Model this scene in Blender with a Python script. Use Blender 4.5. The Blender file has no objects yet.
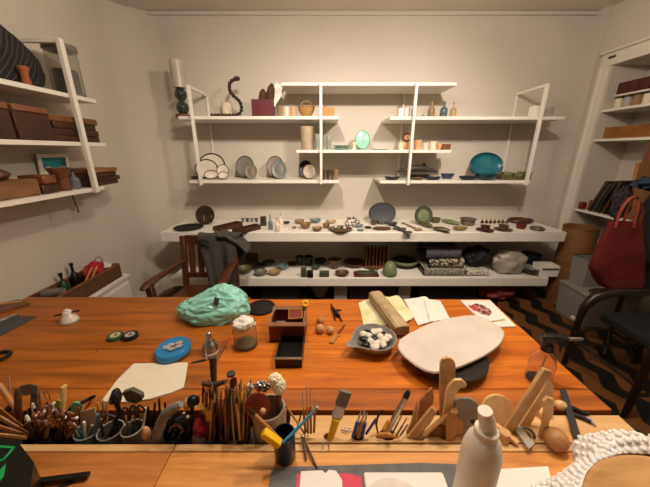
import bpy, bmesh, math, random
from mathutils import Vector, Matrix, noise
random.seed(7)
PI = math.pi
C = bpy.context.scene.collection
# ------------------------------------------------------------------ camera geometry (used to read places off the photograph)
F, PITCH, H = 285.0, math.radians(18.0), 1.65
CP, SP = math.cos(PITCH), math.sin(PITCH)
def ray(px, py):
    x = (px-325)/F; y = (243.5-py)/F
    return Vector((x, CP + y*SP, y*CP - SP))
O = Vector((0, 0, H))
def on_z(px, py, z):
    d = ray(px, py); return O + d*((z-H)/d.z)
def on_y(px, py, Y):
    d = ray(px, py); return O + d*(Y/d.y)
def on_x(px, py, X):
    d = ray(px, py); return O + d*(X/d.x)
def zc(Y, z): return Y*CP + (H-z)*SP
def Xat(px, Y, z): return (px-325)/F*zc(Y, z)
# ------------------------------------------------------------------ materials
def lin(h):
    h = h.lstrip('#'); o = []
    for i in (0, 2, 4):
        c = int(h[i:i+2], 16)/255
        o.append(c/12.92 if c <= .04045 else ((c+.055)/1.055)**2.4)
    return (*o, 1)
MATS = {}
def mat(key, col, rough=.5, metal=0, var=.12, scale=18, trans=0, bump=0, ior=1.45, sheen=0, alpha=1, sss=0, coat=0):
    if key in MATS: return MATS[key]
    m = bpy.data.materials.new(key); m.use_nodes = True
    nt = m.node_tree; b = nt.nodes['Principled BSDF']
    c = lin(col)
    b.inputs['Roughness'].default_value = rough; b.inputs['Metallic'].default_value = metal
    b.inputs['Transmission Weight'].default_value = trans; b.inputs['IOR'].default_value = ior
    b.inputs['Sheen Weight'].default_value = sheen; b.inputs['Alpha'].default_value = alpha
    b.inputs['Coat Weight'].default_value = coat
    if sss:
        b.inputs['Subsurface Weight'].default_value = sss; b.inputs['Subsurface Scale'].default_value = .02
    tc = nt.nodes.new('ShaderNodeTexCoord')
    n = nt.nodes.new('ShaderNodeTexNoise'); n.inputs['Scale'].default_value = scale; n.inputs['Detail'].default_value = 4
    nt.links.new(tc.outputs['Object'], n.inputs['Vector'])
    r = nt.nodes.new('ShaderNodeValToRGB')
    r.color_ramp.elements[0].position = .3; r.color_ramp.elements[1].position = .7
    r.color_ramp.elements[0].color = tuple(v*(1-var) for v in c[:3])+(1,)
    r.color_ramp.elements[1].color = tuple(min(1, v*(1+var)) for v in c[:3])+(1,)
    nt.links.new(n.outputs['Fac'], r.inputs['Fac']); nt.links.new(r.outputs['Color'], b.inputs['Base Color'])
    if bump:
        bp = nt.nodes.new('ShaderNodeBump'); bp.inputs['Strength'].default_value = bump; bp.inputs['Distance'].default_value = .01
        nt.links.new(n.outputs['Fac'], bp.inputs['Height']); nt.links.new(bp.outputs['Normal'], b.inputs['Normal'])
    MATS[key] = m; return m
def wood(key, c0, c1, rough=.45, scale=6, stretch=(1, 14, 14), coat=0, fine=.35):
    if key in MATS: return MATS[key]
    m = bpy.data.materials.new(key); m.use_nodes = True
    nt = m.node_tree; b = nt.nodes['Principled BSDF']; b.inputs['Roughness'].default_value = rough
    b.inputs['Coat Weight'].default_value = coat; b.inputs['Coat Roughness'].default_value = .3
    tc = nt.nodes.new('ShaderNodeTexCoord'); mp = nt.nodes.new('ShaderNodeMapping')
    mp.inputs['Scale'].default_value = stretch
    nt.links.new(tc.outputs['Object'], mp.inputs['Vector'])
    n = nt.nodes.new('ShaderNodeTexNoise'); n.inputs['Scale'].default_value = scale*.35; n.inputs['Detail'].default_value = 8
    n.inputs['Roughness'].default_value = .65; n.inputs['Distortion'].default_value = .6
    nt.links.new(mp.outputs['Vector'], n.inputs['Vector'])
    r = nt.nodes.new('ShaderNodeValToRGB')
    r.color_ramp.elements[0].position = .5-fine*.5; r.color_ramp.elements[1].position = .5+fine*.5
    r.color_ramp.elements[0].color = lin(c0); r.color_ramp.elements[1].color = lin(c1)
    nt.links.new(n.outputs['Fac'], r.inputs['Fac']); nt.links.new(r.outputs['Color'], b.inputs['Base Color'])
    MATS[key] = m; return m
def two_tone(key, c0, c1, kind='noise', scale=30, rough=.6, lo=.48, hi=.52, rot=(0, 0, 0), stretch=(1, 1, 1)):
    if key in MATS: return MATS[key]
    m = bpy.data.materials.new(key); m.use_nodes = True
    nt = m.node_tree; b = nt.nodes['Principled BSDF']; b.inputs['Roughness'].default_value = rough
    tc = nt.nodes.new('ShaderNodeTexCoord'); mp = nt.nodes.new('ShaderNodeMapping')
    mp.inputs['Rotation'].default_value = rot; mp.inputs['Scale'].default_value = stretch
    nt.links.new(tc.outputs['Object'], mp.inputs['Vector'])
    if kind == 'noise':
        n = nt.nodes.new('ShaderNodeTexNoise'); o = 'Fac'
    elif kind == 'wave':
        n = nt.nodes.new('ShaderNodeTexWave'); o = 'Fac'; n.inputs['Distortion'].default_value = .6
    else:
        n = nt.nodes.new('ShaderNodeTexVoronoi'); o = 'Distance'
    n.inputs['Scale'].default_value = scale
    nt.links.new(mp.outputs['Vector'], n.inputs['Vector'])
    r = nt.nodes.new('ShaderNodeValToRGB')
    r.color_ramp.elements[0].position = lo; r.color_ramp.elements[1].position = hi
    r.color_ramp.elements[0].color = lin(c0); r.color_ramp.elements[1].color = lin(c1)
    nt.links.new(n.outputs[o], r.inputs['Fac']); nt.links.new(r.outputs['Color'], b.inputs['Base Color'])
    MATS[key] = m; return m
# ------------------------------------------------------------------ mesh builder (world coordinates)
PROF = {
 'cup':   [(0,0),(.72,0),(.84,.12),(.95,.6),(1,1),(.9,1),(.84,.55),(.7,.14),(0,.12)],
 'glass': [(0,0),(.88,0),(.95,.05),(1,1),(.93,1),(.88,.08),(0,.07)],
 'cyl':   [(0,0),(.97,0),(1,.02),(1,.985),(.97,1),(.86,1),(.86,.1),(0,.08)],
 'solid': [(0,0),(.95,0),(1,.04),(1,.96),(.95,1),(0,1)],
 'bowl':  [(0,0),(.42,0),(.46,.08),(.72,.34),(.92,.7),(1,1),(.93,1),(.84,.72),(.62,.38),(.3,.18),(0,.15)],
 'dish':  [(0,0),(.6,0),(.66,.12),(.9,.6),(1,1),(.94,1),(.84,.66),(.6,.3),(0,.25)],
 'plate': [(0,0),(.6,0),(.66,.25),(1,.85),(1,1),(.95,1),(.64,.5),(0,.45)],
 'pot':   [(0,0),(.6,0),(.72,.1),(.86,.45),(.8,.78),(.78,.8),(1,.9),(1,1),(.72,1),(.68,.8),(.72,.45),(.55,.15),(0,.12)],
 'bottle':[(0,0),(.85,0),(1,.05),(1,.5),(.85,.62),(.4,.72),(.32,.78),(.32,.97),(.38,1),(0,1)],
 'vase':  [(0,0),(.7,0),(.78,.06),(.6,.3),(.56,.45),(.8,.72),(1,.95),(1,1),(.88,1),(.7,.75),(.44,.45),(.48,.3),(.5,.1),(0,.08)],
 'flare': [(0,0),(.66,0),(.7,.05),(.62,.3),(.66,.6),(1,.95),(1,1),(.9,1),(.56,.6),(.5,.3),(0,.1)],
 'egg':   [(0,0),(.85,.0),(.93,.04),(1,.2),(.97,.42),(.82,.7),(.55,.9),(.28,.98),(0,1)],
 'dome':  [(0,0),(1,0),(1,.08),(.93,.4),(.7,.75),(.35,.95),(0,1)],
 'disc':  [(0,0),(.96,0),(1,.2),(1,.8),(.96,1),(0,1)],
 'ring':  [(.6,0),(1,0),(1,1),(.6,1),(.6,0)],
}
class MB:
    def __init__(s): s.bm = bmesh.new()
    def _mx(s, vs, M):
        if M is not None:
            for v in vs: v.co = M @ v.co
    def box(s, c, d, rz=0, bev=0, M=None, seg=1):
        r = bmesh.ops.create_cube(s.bm, size=1); vs = r['verts']
        T = Matrix.Translation(Vector(c)) @ Matrix.Rotation(rz, 4, 'Z') @ Matrix.Diagonal((d[0], d[1], d[2], 1))
        s._mx(vs, T)
        if bev:
            es = list({e for v in vs for e in v.link_edges})
            rb = bmesh.ops.bevel(s.bm, geom=es, offset=bev, segments=seg, affect='EDGES', profile=.5)
            vs = list({v for v in rb['verts']} | {v for v in vs if v.is_valid})
        s._mx(vs, M); return s
    def bar(s, a, b, w, t, up=(0, 0, 1), bev=0):
        a = Vector(a); b = Vector(b); x = (b-a); L = x.length; x.normalize()
        u = Vector(up); y = u.cross(x)
        if y.length < 1e-5: y = Vector((0, 1, 0)).cross(x)
        y.normalize(); z = x.cross(y)
        M = Matrix((x, y, z)).transposed().to_4x4(); M.translation = (a+b)/2
        return s.box((0, 0, 0), (L, w, t), bev=bev, M=M)
    def lathe(s, prof, R=1, Hh=1, c=(0, 0, 0), seg=20, M=None, sy=1):
        if isinstance(prof, str): prof = PROF[prof]
        rings = []; allv = []
        for r, z in prof:
            if r < 1e-6:
                v = s.bm.verts.new((0, 0, z*Hh)); rings.append([v]); allv.append(v)
            else:
                ring = [s.bm.verts.new((r*R*math.cos(2*PI*i/seg), sy*r*R*math.sin(2*PI*i/seg), z*Hh)) for i in range(seg)]
                rings.append(ring); allv += ring
        for a, b in zip(rings, rings[1:]):
            for i in range(seg):
                j = (i+1) % seg
                try:
                    if len(a) == 1 and len(b) == 1: break
                    if len(a) == 1: s.bm.faces.new((a[0], b[j], b[i]))
                    elif len(b) == 1: s.bm.faces.new((a[i], a[j], b[0]))
                    else: s.bm.faces.new((a[i], a[j], b[j], b[i]))
                except ValueError: pass
        T = Matrix.Translation(Vector(c))
        if M is not None: T = T @ M
        s._mx(allv, T); return s
    def tube(s, pts, r, seg=8, flat=1, closed=False):
        pts = [Vector(p) for p in pts]; n = len(pts)
        rs = r if isinstance(r, (list, tuple)) else [r]*n
        prev = None; rings = []
        for i, p in enumerate(pts):
            if closed: t = pts[(i+1) % n]-pts[i-1]
            else: t = pts[min(i+1, n-1)]-pts[max(i-1, 0)]
            t.normalize()
            if prev is None:
                u = Vector((0, 0, 1)) if abs(t.z) < .9 else Vector((1, 0, 0))
                nx = t.cross(u).normalized()
            else:
                nx = prev - t*prev.dot(t)
                nx = nx.normalized() if nx.length > 1e-6 else t.orthogonal().normalized()
            prev = nx; ny = t.cross(nx)
            rings.append([s.bm.verts.new(p + nx*math.cos(2*PI*k/seg)*rs[i] + ny*math.sin(2*PI*k/seg)*rs[i]*flat) for k in range(seg)])
        m = n if closed else n-1
        for i in range(m):
            a, b = rings[i], rings[(i+1) % n]
            for k in range(seg):
                s.bm.faces.new((a[k], a[(k+1) % seg], b[(k+1) % seg], b[k]))
        if not closed:
            s.bm.faces.new(list(reversed(rings[0]))); s.bm.faces.new(rings[-1])
        return s
    def prism(s, pts, off):
        """closed outline (3-D points, one plane) thickened by the vector off"""
        off = Vector(off); pts = [Vector(p) for p in pts]
        a = [s.bm.verts.new(p) for p in pts]; b = [s.bm.verts.new(p+off) for p in pts]
        n = len(a)
        s.bm.faces.new(a); s.bm.faces.new(list(reversed(b)))
        for i in range(n): s.bm.faces.new((a[i], b[i], b[(i+1) % n], a[(i+1) % n]))
        return s
    def ball(s, c, r, sub=2, nz=0, fr=8, seed=0, M=None, flatbot=None):
        r = (r, r, r) if not isinstance(r, (list, tuple)) else r
        q = bmesh.ops.create_icosphere(s.bm, subdivisions=sub, radius=1)['verts']
        for v in q:
            if nz:
                k = 1 + nz*noise.noise(v.co*fr*.3 + Vector((seed, seed*2, 0)))*2 + nz*.5*noise.noise(v.co*fr*.9+Vector((seed, 0, 3)))
                v.co *= k
            v.co = Vector((v.co.x*r[0], v.co.y*r[1], v.co.z*r[2]))
            if flatbot is not None and v.co.z < flatbot: v.co.z = flatbot
        T = Matrix.Translation(Vector(c))
        if M is not None: T = T @ M
        s._mx(q, T); return s
    def torus(s, c, R, r, M=None, seg=24, rs=8, sy=1, a0=0, a1=2*PI):
        full = abs(a1-a0-2*PI) < 1e-6
        n = seg if full else seg+1
        pts = [Vector((R*math.cos(a0+(a1-a0)*i/seg), sy*R*math.sin(a0+(a1-a0)*i/seg), 0)) for i in range(n)]
        T = Matrix.Translation(Vector(c))
        if M is not None: T = T @ M
        return s.tube([T @ p for p in pts], r, rs, closed=full)
    def sheet(s, f, nu, nv, thick=0):
        g = [[s.bm.verts.new(f(i/nu, j/nv)) for j in range(nv+1)] for i in range(nu+1)]
        fs = []
        for i in range(nu):
            for j in range(nv):
                fs.append(s.bm.faces.new((g[i][j], g[i+1][j], g[i+1][j+1], g[i][j+1])))
        if thick:
            bmesh.ops.recalc_face_normals(s.bm, faces=fs)
            bmesh.ops.solidify(s.bm, geom=fs, thickness=thick)
        return s
    def build(s, name, m, parent=None, label=None, smooth=True, ang=38):
        bm = s.bm
        bmesh.ops.recalc_face_normals(bm, faces=bm.faces)
        if smooth:
            for f in bm.faces: f.smooth = True
            a = math.radians(ang)
            for e in bm.edges:
                if len(e.link_faces) == 2 and e.calc_face_angle(0) > a: e.smooth = False
        if parent is not None:
            w = Vector((0, 0, 0)); p = parent
            while p is not None: w += p.location; p = p.parent
            org = w
            loc = Vector((0, 0, 0))
        else:
            lo = Vector((min(v.co.x for v in bm.verts), min(v.co.y for v in bm.verts), min(v.co.z for v in bm.verts)))
            hi = Vector((max(v.co.x for v in bm.verts), max(v.co.y for v in bm.verts), 0))
            org = Vector(((lo.x+hi.x)/2, (lo.y+hi.y)/2, lo.z)); loc = org
        for v in bm.verts: v.co -= org
        me = bpy.data.meshes.new(name); bm.to_mesh(me); bm.free()
        me.materials.append(m)
        o = bpy.data.objects.new(name, me); C.objects.link(o); o.location = loc
        if parent is not None: o.parent = parent
        if label: o['label'] = label
        return o
def tag(o, label, cat, group=None, kind=None):
    o['label'] = label; o['category'] = cat
    if group: o['group'] = group
    if kind: o['kind'] = kind
    return o
def thing(name, label, cat, loc, group=None):
    o = bpy.data.objects.new(name, None); C.objects.link(o); o.location = Vector(loc); o.empty_display_size = .05
    return tag(o, label, cat, group)
def one(name, mb, m, label, cat, group=None):
    return tag(mb.build(name, m), label, cat, group)
def struct(name, mb, m, label=None):
    o = mb.build(name, m); o['kind'] = 'structure'
    if label: o['label'] = label
    return o
def RX(a): return Matrix.Rotation(a, 4, 'X')
def RY(a): return Matrix.Rotation(a, 4, 'Y')
def RZ(a): return Matrix.Rotation(a, 4, 'Z')

# ------------------------------------------------------------------ palette
WHITE = mat('painted_white', '#ded8cc', .55, var=.03, scale=5)
SHELFW = mat('shelf_white', '#e6e1d6', .45, var=.02, scale=5)
WALLM = mat('wall_plaster', '#cbc3b6', .85, var=.03, scale=2.2, bump=.05)
CEILM = mat('ceiling_plaster', '#d8d0c4', .9, var=.03, scale=2)
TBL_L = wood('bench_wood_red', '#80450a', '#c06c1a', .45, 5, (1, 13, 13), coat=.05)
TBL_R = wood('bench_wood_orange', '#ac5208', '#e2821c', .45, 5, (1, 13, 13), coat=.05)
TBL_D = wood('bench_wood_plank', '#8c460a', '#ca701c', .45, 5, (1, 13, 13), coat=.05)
PALEW = wood('pale_wood', '#cf9a5c', '#e8bd82', .5, 6, (1, 12, 12))
TOOLW = wood('tool_wood', '#b98650', '#d9ae78', .55, 8, (5, 5, 5))
TOOLL = wood('tool_wood_light', '#d3a063', '#ecc48c', .5, 8, (5, 5, 5))
TOOLB = wood('tool_wood_brown', '#5e3319', '#8a5530', .5, 8, (5, 5, 5))
TOOLT = wood('tool_wood_tan', '#a06a38', '#c58d52', .5, 8, (5, 5, 5))
CHAIRW = wood('chair_wood', '#3a1b0d', '#603218', .4, 6, (8, 8, 1))
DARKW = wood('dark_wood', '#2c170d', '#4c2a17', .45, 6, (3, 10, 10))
MIDW = wood('mid_wood', '#5c3218', '#85522c', .5, 6, (3, 10, 10))
BLACK = mat('black_plastic', '#141312', .35, var=.1)
BLACKM = mat('black_matte', '#151414', .75, var=.15)
DGREY = mat('dark_grey_ceramic', '#3a3834', .45, var=.2)
GREY = mat('grey_ceramic', '#6f6a62', .5, var=.2)
LGREY = mat('pale_grey', '#a9a39a', .5, var=.1)
STEEL = mat('brushed_steel', '#b8b4ad', .28, 1, var=.08)
CREAM = mat('cream_ceramic', '#e4d6bb', .45, var=.08)
TAN = mat('tan_clay', '#967a54', .7, var=.15)
TERRA = mat('terracotta', '#9c5530', .75, var=.15)
TEAL = mat('teal_glaze', '#1a6a78', .2, var=.25, coat=.6)
MINT = mat('mint_glaze', '#8cc6b2', .3, var=.15)
GREENC = mat('green_ceramic', '#454d3a', .45, var=.25)
LGREEN = mat('pale_green_ceramic', '#737f5c', .45, var=.15)
BLUEG = mat('blue_grey_ceramic', '#6c8182', .4, var=.2)
BROWNC = mat('brown_ceramic', '#5b4029', .45, var=.3)
REDC = mat('red_clay', '#54291d', .5, var=.2)
OLIVE = mat('olive_glaze', '#59532f', .4, var=.3)
RED = mat('red_fabric', '#5e0d11', .8, var=.2, scale=40)
PINK = mat('pink_red', '#c4233f', .55, var=.25)
BLUE = mat('blue_plastic', '#1f4fa6', .4, var=.1)
LBLUE = mat('light_blue_plastic', '#4a9fd0', .35, var=.1)
YELLOW = mat('yellow_paint', '#f0bd1a', .4, var=.06)
ORANGE = mat('orange_card', '#d98447', .6, var=.1)
PAPER = mat('white_paper', '#f1ece2', .8, var=.02)
GLASS = mat('clear_glass', '#eef4f0', .04, var=.02, trans=1, ior=1.3)
# ------------------------------------------------------------------ the room
XL, XR, YB, YF, ZC = -2.02, 2.76, 3.40, -2.6, 2.97
fm = bpy.data.materials.new('zigzag_floor'); fm.use_nodes = True
nt = fm.node_tree; b = nt.nodes['Principled BSDF']; b.inputs['Roughness'].default_value = .5
def N(t, **k):
    n = nt.nodes.new(t)
    for a, v in k.items(): setattr(n, a, v)
    return n
def mth(op, a, bb=None):
    n = N('ShaderNodeMath', operation=op)
    for i, v in enumerate((a, bb)):
        if v is None: continue
        if isinstance(v, (int, float)): n.inputs[i].default_value = v
        else: nt.links.new(v, n.inputs[i])
    return n.outputs[0]
tc = N('ShaderNodeTexCoord'); sp = N('ShaderNodeSeparateXYZ'); nt.links.new(tc.outputs['Object'], sp.inputs[0])
tri = mth('PINGPONG', mth('MULTIPLY', sp.outputs[1], 1/.14), 1.0)
v = mth('ADD', mth('MULTIPLY', sp.outputs[0], 1/.25), mth('MULTIPLY', tri, .34))
fr = mth('FRACT', v)
st = N('ShaderNodeValToRGB'); st.color_ramp.interpolation = 'CONSTANT'
st.color_ramp.elements[0].color = lin('#0d0b0a'); st.color_ramp.elements[1].position = .5; st.color_ramp.elements[1].color = lin('#6b4320')
nt.links.new(fr, st.inputs[0]); nt.links.new(st.outputs[0], b.inputs['Base Color'])
struct('floor', MB().box(((XL+XR)/2, (YB+YF)/2, -.05), (XR-XL+1.0, YB-YF+.4, .1)), fm)
struct('ceiling', MB().box(((XL+XR)/2, (YB+YF)/2, ZC+.05), (XR-XL+1.0, YB-YF+.4, .1)), CEILM)
struct('wall_back', MB().box(((XL+XR)/2, YB+.06, ZC/2), (XR-XL+.9, .12, ZC)), WALLM)
struct('wall_left', MB().box((XL-.06, (YB+YF)/2, ZC/2), (.12, YB-YF+.2, ZC)), WALLM)
struct('wall_front', MB().box(((XL+XR)/2, YF-.06, ZC/2), (XR-XL+.9, .12, ZC)), mat('dark_front_wall', '#93877a', .9))
# right wall with a tall open niche
NY0, NY1, NZ, ND = 1.9, 3.12, 2.43, .36
m = MB()
m.box((XR+.2, (NY1+YB)/2, ZC/2), (.4, YB-NY1, ZC))
m.box((XR+.2, (NY0+YF)/2, ZC/2), (.4, NY0-YF, ZC))
m.box((XR+.2, (NY0+NY1)/2, (NZ+ZC)/2), (.4, NY1-NY0, ZC-NZ))
m.box((XR+ND+.02, (NY0+NY1)/2, NZ/2), (.04, NY1-NY0, NZ))
struct('wall_right', m, WALLM)
m = MB(); m.box((XR-.012, NY1+.055, NZ/2), (.03, .108, NZ-.002)); m.box((XR-.022, NY1+.09, NZ/2), (.04, .03, NZ-.002), bev=.006)
struct('trim_1', m, WHITE)
m = MB(); m.box((XR-.012, (NY0+NY1)/2, NZ+.056), (.03, NY1-NY0+.22, .11)); m.box((XR-.024, (NY0+NY1)/2, NZ+.125), (.05, NY1-NY0+.26, .03), bev=.006)
struct('trim_2', m, WHITE)
m = MB(); m.box((XR-.025, YB-.06, ZC/2), (.05, .12, ZC))
struct('trim_3', m, WALLM)
m = MB(); m.box(((XL+XR)/2, YB-.008, ZC-.02), (XR-XL, .016, .04), bev=.006)
struct('trim_4', m, WALLM)
m = MB(); rc = .34; cxc, cyc = XL+rc, YB-rc
arc = [(cxc-rc*math.cos(i/16*PI/2), cyc+rc*math.sin(i/16*PI/2)) for i in range(17)]
m.prism([Vector((x, y, 0)) for x, y in arc]+[Vector((XL-.01, YB+.01, 0))], (0, 0, ZC))
struct('trim_5', m, WALLM)
struct('baseboard_left', MB().box((XL+.01, (YB+YF)/2, .06), (.02, YB-YF, .12)), WHITE)
# ------------------------------------------------------------------ niche shelves
NSH = [2.04, 1.765, 1.046]
for z, lab in zip(NSH, ('highest', 'middle', 'lowest')):
    one('niche_shelf', MB().box((XR+.18, (NY0+NY1)/2, z-.0125), (.35, NY1-NY0-.002, .025), bev=.003), SHELFW, lab+' white shelf board in the niche of the right wall', 'shelf', 'niche shelf boards')
# ------------------------------------------------------------------ two work tables forming one bench, tool well across them
ZT = .75
Y_F0, Y_F1, Y_BAR, Y_W0, Y_W1, Y_P, Y_END = .05, .650, .676, .676, .80, .90, 1.61
def work_table(label, x0, x1, mm, mp, Y_END):
    t = thing('work_table', label, 'table', ((x0+x1)/2, .9, 0))
    g = .002
    w = x1-x0-g
    xm = (x0+x1)/2
    ys = [Y_P, 1.14, 1.38, Y_END]
    for a, bb in zip(ys, ys[1:]):
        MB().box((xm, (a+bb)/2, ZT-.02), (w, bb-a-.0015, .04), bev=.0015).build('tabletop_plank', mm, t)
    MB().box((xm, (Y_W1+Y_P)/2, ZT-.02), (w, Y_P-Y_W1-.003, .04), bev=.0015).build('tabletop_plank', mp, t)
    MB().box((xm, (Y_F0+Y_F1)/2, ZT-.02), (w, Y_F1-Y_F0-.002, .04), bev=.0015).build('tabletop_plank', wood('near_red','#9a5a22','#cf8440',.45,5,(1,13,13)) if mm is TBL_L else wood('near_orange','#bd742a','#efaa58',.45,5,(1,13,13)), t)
    MB().box((xm, (Y_F1+Y_BAR)/2, ZT-.03), (w, Y_BAR-Y_F1-.003, .062), bev=.002).build('front_bar', PALEW, t, 'pale wooden bar in front of the tool well')
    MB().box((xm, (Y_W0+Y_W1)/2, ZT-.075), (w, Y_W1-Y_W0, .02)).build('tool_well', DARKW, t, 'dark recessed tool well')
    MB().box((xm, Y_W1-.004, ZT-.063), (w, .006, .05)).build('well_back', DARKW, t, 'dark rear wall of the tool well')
    for x in (x0+.09, x1-.09):
        for y in (Y_F0+.09, Y_END-.09):
            MB().box((x, y, .34), (.07, .07, .68), bev=.004).build('leg', mm, t)
    for y in (Y_F0+.09, Y_END-.09):
        MB().box((xm, y, ZT-.09), (w-.26, .03, .09)).build('apron', mm, t)
    return t
XS = -.482
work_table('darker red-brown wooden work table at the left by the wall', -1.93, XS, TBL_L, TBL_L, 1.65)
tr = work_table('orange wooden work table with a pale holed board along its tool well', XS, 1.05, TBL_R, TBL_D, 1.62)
# holed board
HB0, HB1 = -.122, 1.05
holes = []
def hole(px, py, r, sy=.75):
    p = on_z(px, py, ZT); holes.append((p.x, p.y, r, sy))
for q in ((329, 437, .018), (358, 437, .022), (388, 437, .028), (418, 437, .03), (447, 437, .03), (505, 437, .025), (524, 436, .022)): hole(*q)
m = MB(); bm = m.bm
y0, y1 = .679, .778
geo = []
outer = [bm.verts.new((x, y, 0)) for x, y in ((HB0, y0), (HB1-.003, y0), (HB1-.003, y1), (HB0, y1))]
edges = [bm.edges.new((outer[i], outer[(i+1) % 4])) for i in range(4)]
for hx, hy, r, sy in holes:
    hy = min(max(hy, y0+r*sy+.006), y1-r*sy-.006)
    vs = [bm.verts.new((hx+r*math.cos(2*PI*i/20), hy+r*sy*math.sin(2*PI*i/20), 0)) for i in range(20)]
    edges += [bm.edges.new((vs[i], vs[(i+1) % 20])) for i in range(20)]
fs = [f for f in bmesh.ops.triangle_fill(bm, use_beauty=True, edges=edges)['geom'] if isinstance(f, bmesh.types.BMFace)]
ext = bmesh.ops.extrude_face_region(bm, geom=fs)
for e in ext['geom']:
    if isinstance(e, bmesh.types.BMVert): e.co.z -= .018
for v in bm.verts: v.co.z += ZT+.002
m.build('holed_board', PALEW, tr, 'pale wooden board with round tool holes', smooth=False)
# ------------------------------------------------------------------ shelf system on the back wall
YS, YP = 2.98, 2.935
def shz(y): return on_y(325, y, YS).z
ws = thing('wall_shelf_unit', 'large white shelf system of staggered boards on slim posts across the back wall', 'shelf', (.3, YB-.2, 1.3))
BOARDS = {'T': (281, 457, 82.3, .028), 'A': (178, 339, 116.0, .03), 'B': (390, 565.5, 116.4, .03), 'C': (296, 451.5, 149.8, .03), 'D': (189, 339, 180.4, .03), 'E': (380, 530.5, 180.6, .03)}
BZ = {}
for k, (a, bb, y, th) in BOARDS.items():
    z = shz(y); BZ[k] = z
    x0, x1 = Xat(a, YS, z), Xat(bb, YS, z)
    MB().box(((x0+x1)/2, (YS+YB)/2, z-th/2), (x1-x0, YB-YS-.001, th), bev=.002).build('shelf_board', SHELFW, ws)
for px, pt, pb, arm in ((187.0, 84.5, 185.5, 1), (320.8, 82.5, 184.5, 0), (417.5, 82.5, 185.5, 0), (549.5, 83, 185.5, 1)):
    zt, zb = on_y(px, pt, YP).z, on_y(px, pb, YP).z
    x = Xat(px, YP, zt)
    MB().box((x, YP+.022, (zt+zb)/2), (.026, .036, zt-zb), bev=.003).build('post', SHELFW, ws)
    if arm:
        MB().box((x, (YP+YB)/2, zt-.012), (.024, YB-YP-.03, .024), bev=.002).build('top_arm', SHELFW, ws)
    MB().box((x, YB-.012, (zt+zb)/2+.02), (.02, .018, zt-zb-.06), bev=.002).build('wall_rail', SHELFW, ws)
# ------------------------------------------------------------------ low bench under it
bz = .86
bx0, bx1 = -1.69, 2.475
BENCHY = 2.80
one('display_shelf', MB().box(((bx0+bx1)/2, (BENCHY+YB)/2, bz-.053), (bx1-bx0, YB-BENCHY-.002, .106), bev=.008), SHELFW, 'long thick white upper display shelf low along the back wall', 'shelf')
LZ = .34
one('display_shelf', MB().box(((bx0+bx1)/2-.02, (BENCHY+.02+YB)/2, LZ-.05), (bx1-bx0-.05, YB-BENCHY-.022, .10), bev=.006), SHELFW, 'long thick white lower display shelf close above the floor', 'shelf')
# ------------------------------------------------------------------ shelf on the left wall
XF = -1.72
lw = thing('wall_bookshelf', 'white three-board shelf with slanting-looking post on the left wall', 'shelf', (XL+.15, 1.5, 1.3))
LSH = [2.017, 1.71, 1.39]
LY0, LY1 = .2, 2.37
for z, ye in zip(LSH, (2.37, 2.37, 2.25)):
    MB().box(((XL+XF)/2, (LY0+ye)/2, z-.014), (XF-XL-.002, ye-LY0, .028), bev=.002).build('shelf_board', SHELFW, lw)
for y in (2.14, .5):
    zt = 2.335 if y > 1 else 2.335
    MB().box((XF+.016, y, (zt+1.355)/2), (.03, .035, zt-1.355), bev=.003).build('post', SHELFW, lw)
    MB().box(((XL+XF)/2+.01, y, zt-.012), (XF-XL-.004, .024, .024), bev=.002).build('top_arm', SHELFW, lw)
lw['label'] = 'white three-board shelf with a slim post on the left wall'
# ------------------------------------------------------------------ low white cabinet on the left
lc = thing('low_cabinet', 'low narrow white cabinet against the left wall under the basket', 'cabinet', (XL+.135, 2.0, 0))
CZ = .60
MB().box((XL+.135, 2.0, CZ/2-.012), (.22, .68, CZ-.026), bev=.003).build('body', WHITE, lc)
MB().box((XL+.138, 2.0, CZ-.0125), (.25, .72, .025), bev=.003).build('cabinet_top', SHELFW, lc)
for i in range(2):
    MB().box((XL+.252, 1.83+.34*i, CZ/2-.02), (.014, .325, CZ-.1), bev=.002).build('door', WHITE, lc)
# ------------------------------------------------------------------ camera, light
cd = bpy.data.cameras.new('camera'); co = bpy.data.objects.new('camera', cd); C.objects.link(co)
cd.sensor_width = 36; cd.lens = 36*F/650; cd.clip_start = .02
co.location = (0, 0, H); co.rotation_euler = (PI/2-PITCH, 0, 0)
sc = bpy.context.scene; sc.camera = co
def lamp(name, loc, e, r, col=(1, .865, .735)):
    l = bpy.data.lights.new(name, 'POINT'); l.energy = e; l.shadow_soft_size = r; l.color = col
    o = bpy.data.objects.new(name, l); C.objects.link(o); o.location = loc; return o
def spot(loc, aim, e, deg, r, col=(1, .865, .735)):
    l = bpy.data.lights.new('spot_lamp', 'SPOT'); l.energy = e; l.shadow_soft_size = r; l.color = col
    l.spot_size = math.radians(deg); l.spot_blend = 1
    o = bpy.data.objects.new('spot_lamp', l); C.objects.link(o); o.location = loc
    o.rotation_euler = (Vector(aim)-Vector(loc)).to_track_quat('-Z', 'Y').to_euler(); return o
PA, PB = (1.0, 1.42, 2.67), (-.2, 1.42, 2.67)
spot(PA, (.75, 3.4, 1.25), 75, 92, .03); spot(PB, (-.45, 3.4, 1.25), 60, 92, .03)
lamp('ceiling_lamp', (PA[0]-.05, 1.2, 2.68), 46, .03)
lamp('ceiling_lamp', (PB[0], 1.2, 2.68), 28, .03)
w = bpy.data.worlds.new('world'); sc.world = w; w.use_nodes = True
w.node_tree.nodes['Background'].inputs[0].default_value = (.6, .45, .3, 1); w.node_tree.nodes['Background'].inputs[1].default_value = .0
sc.view_settings.view_transform = 'Standard'; sc.view_settings.look = 'None'
sc.view_settings.gamma = 1; sc.view_settings.use_curve_mapping = False
sc.view_settings.exposure = 0.45
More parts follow.
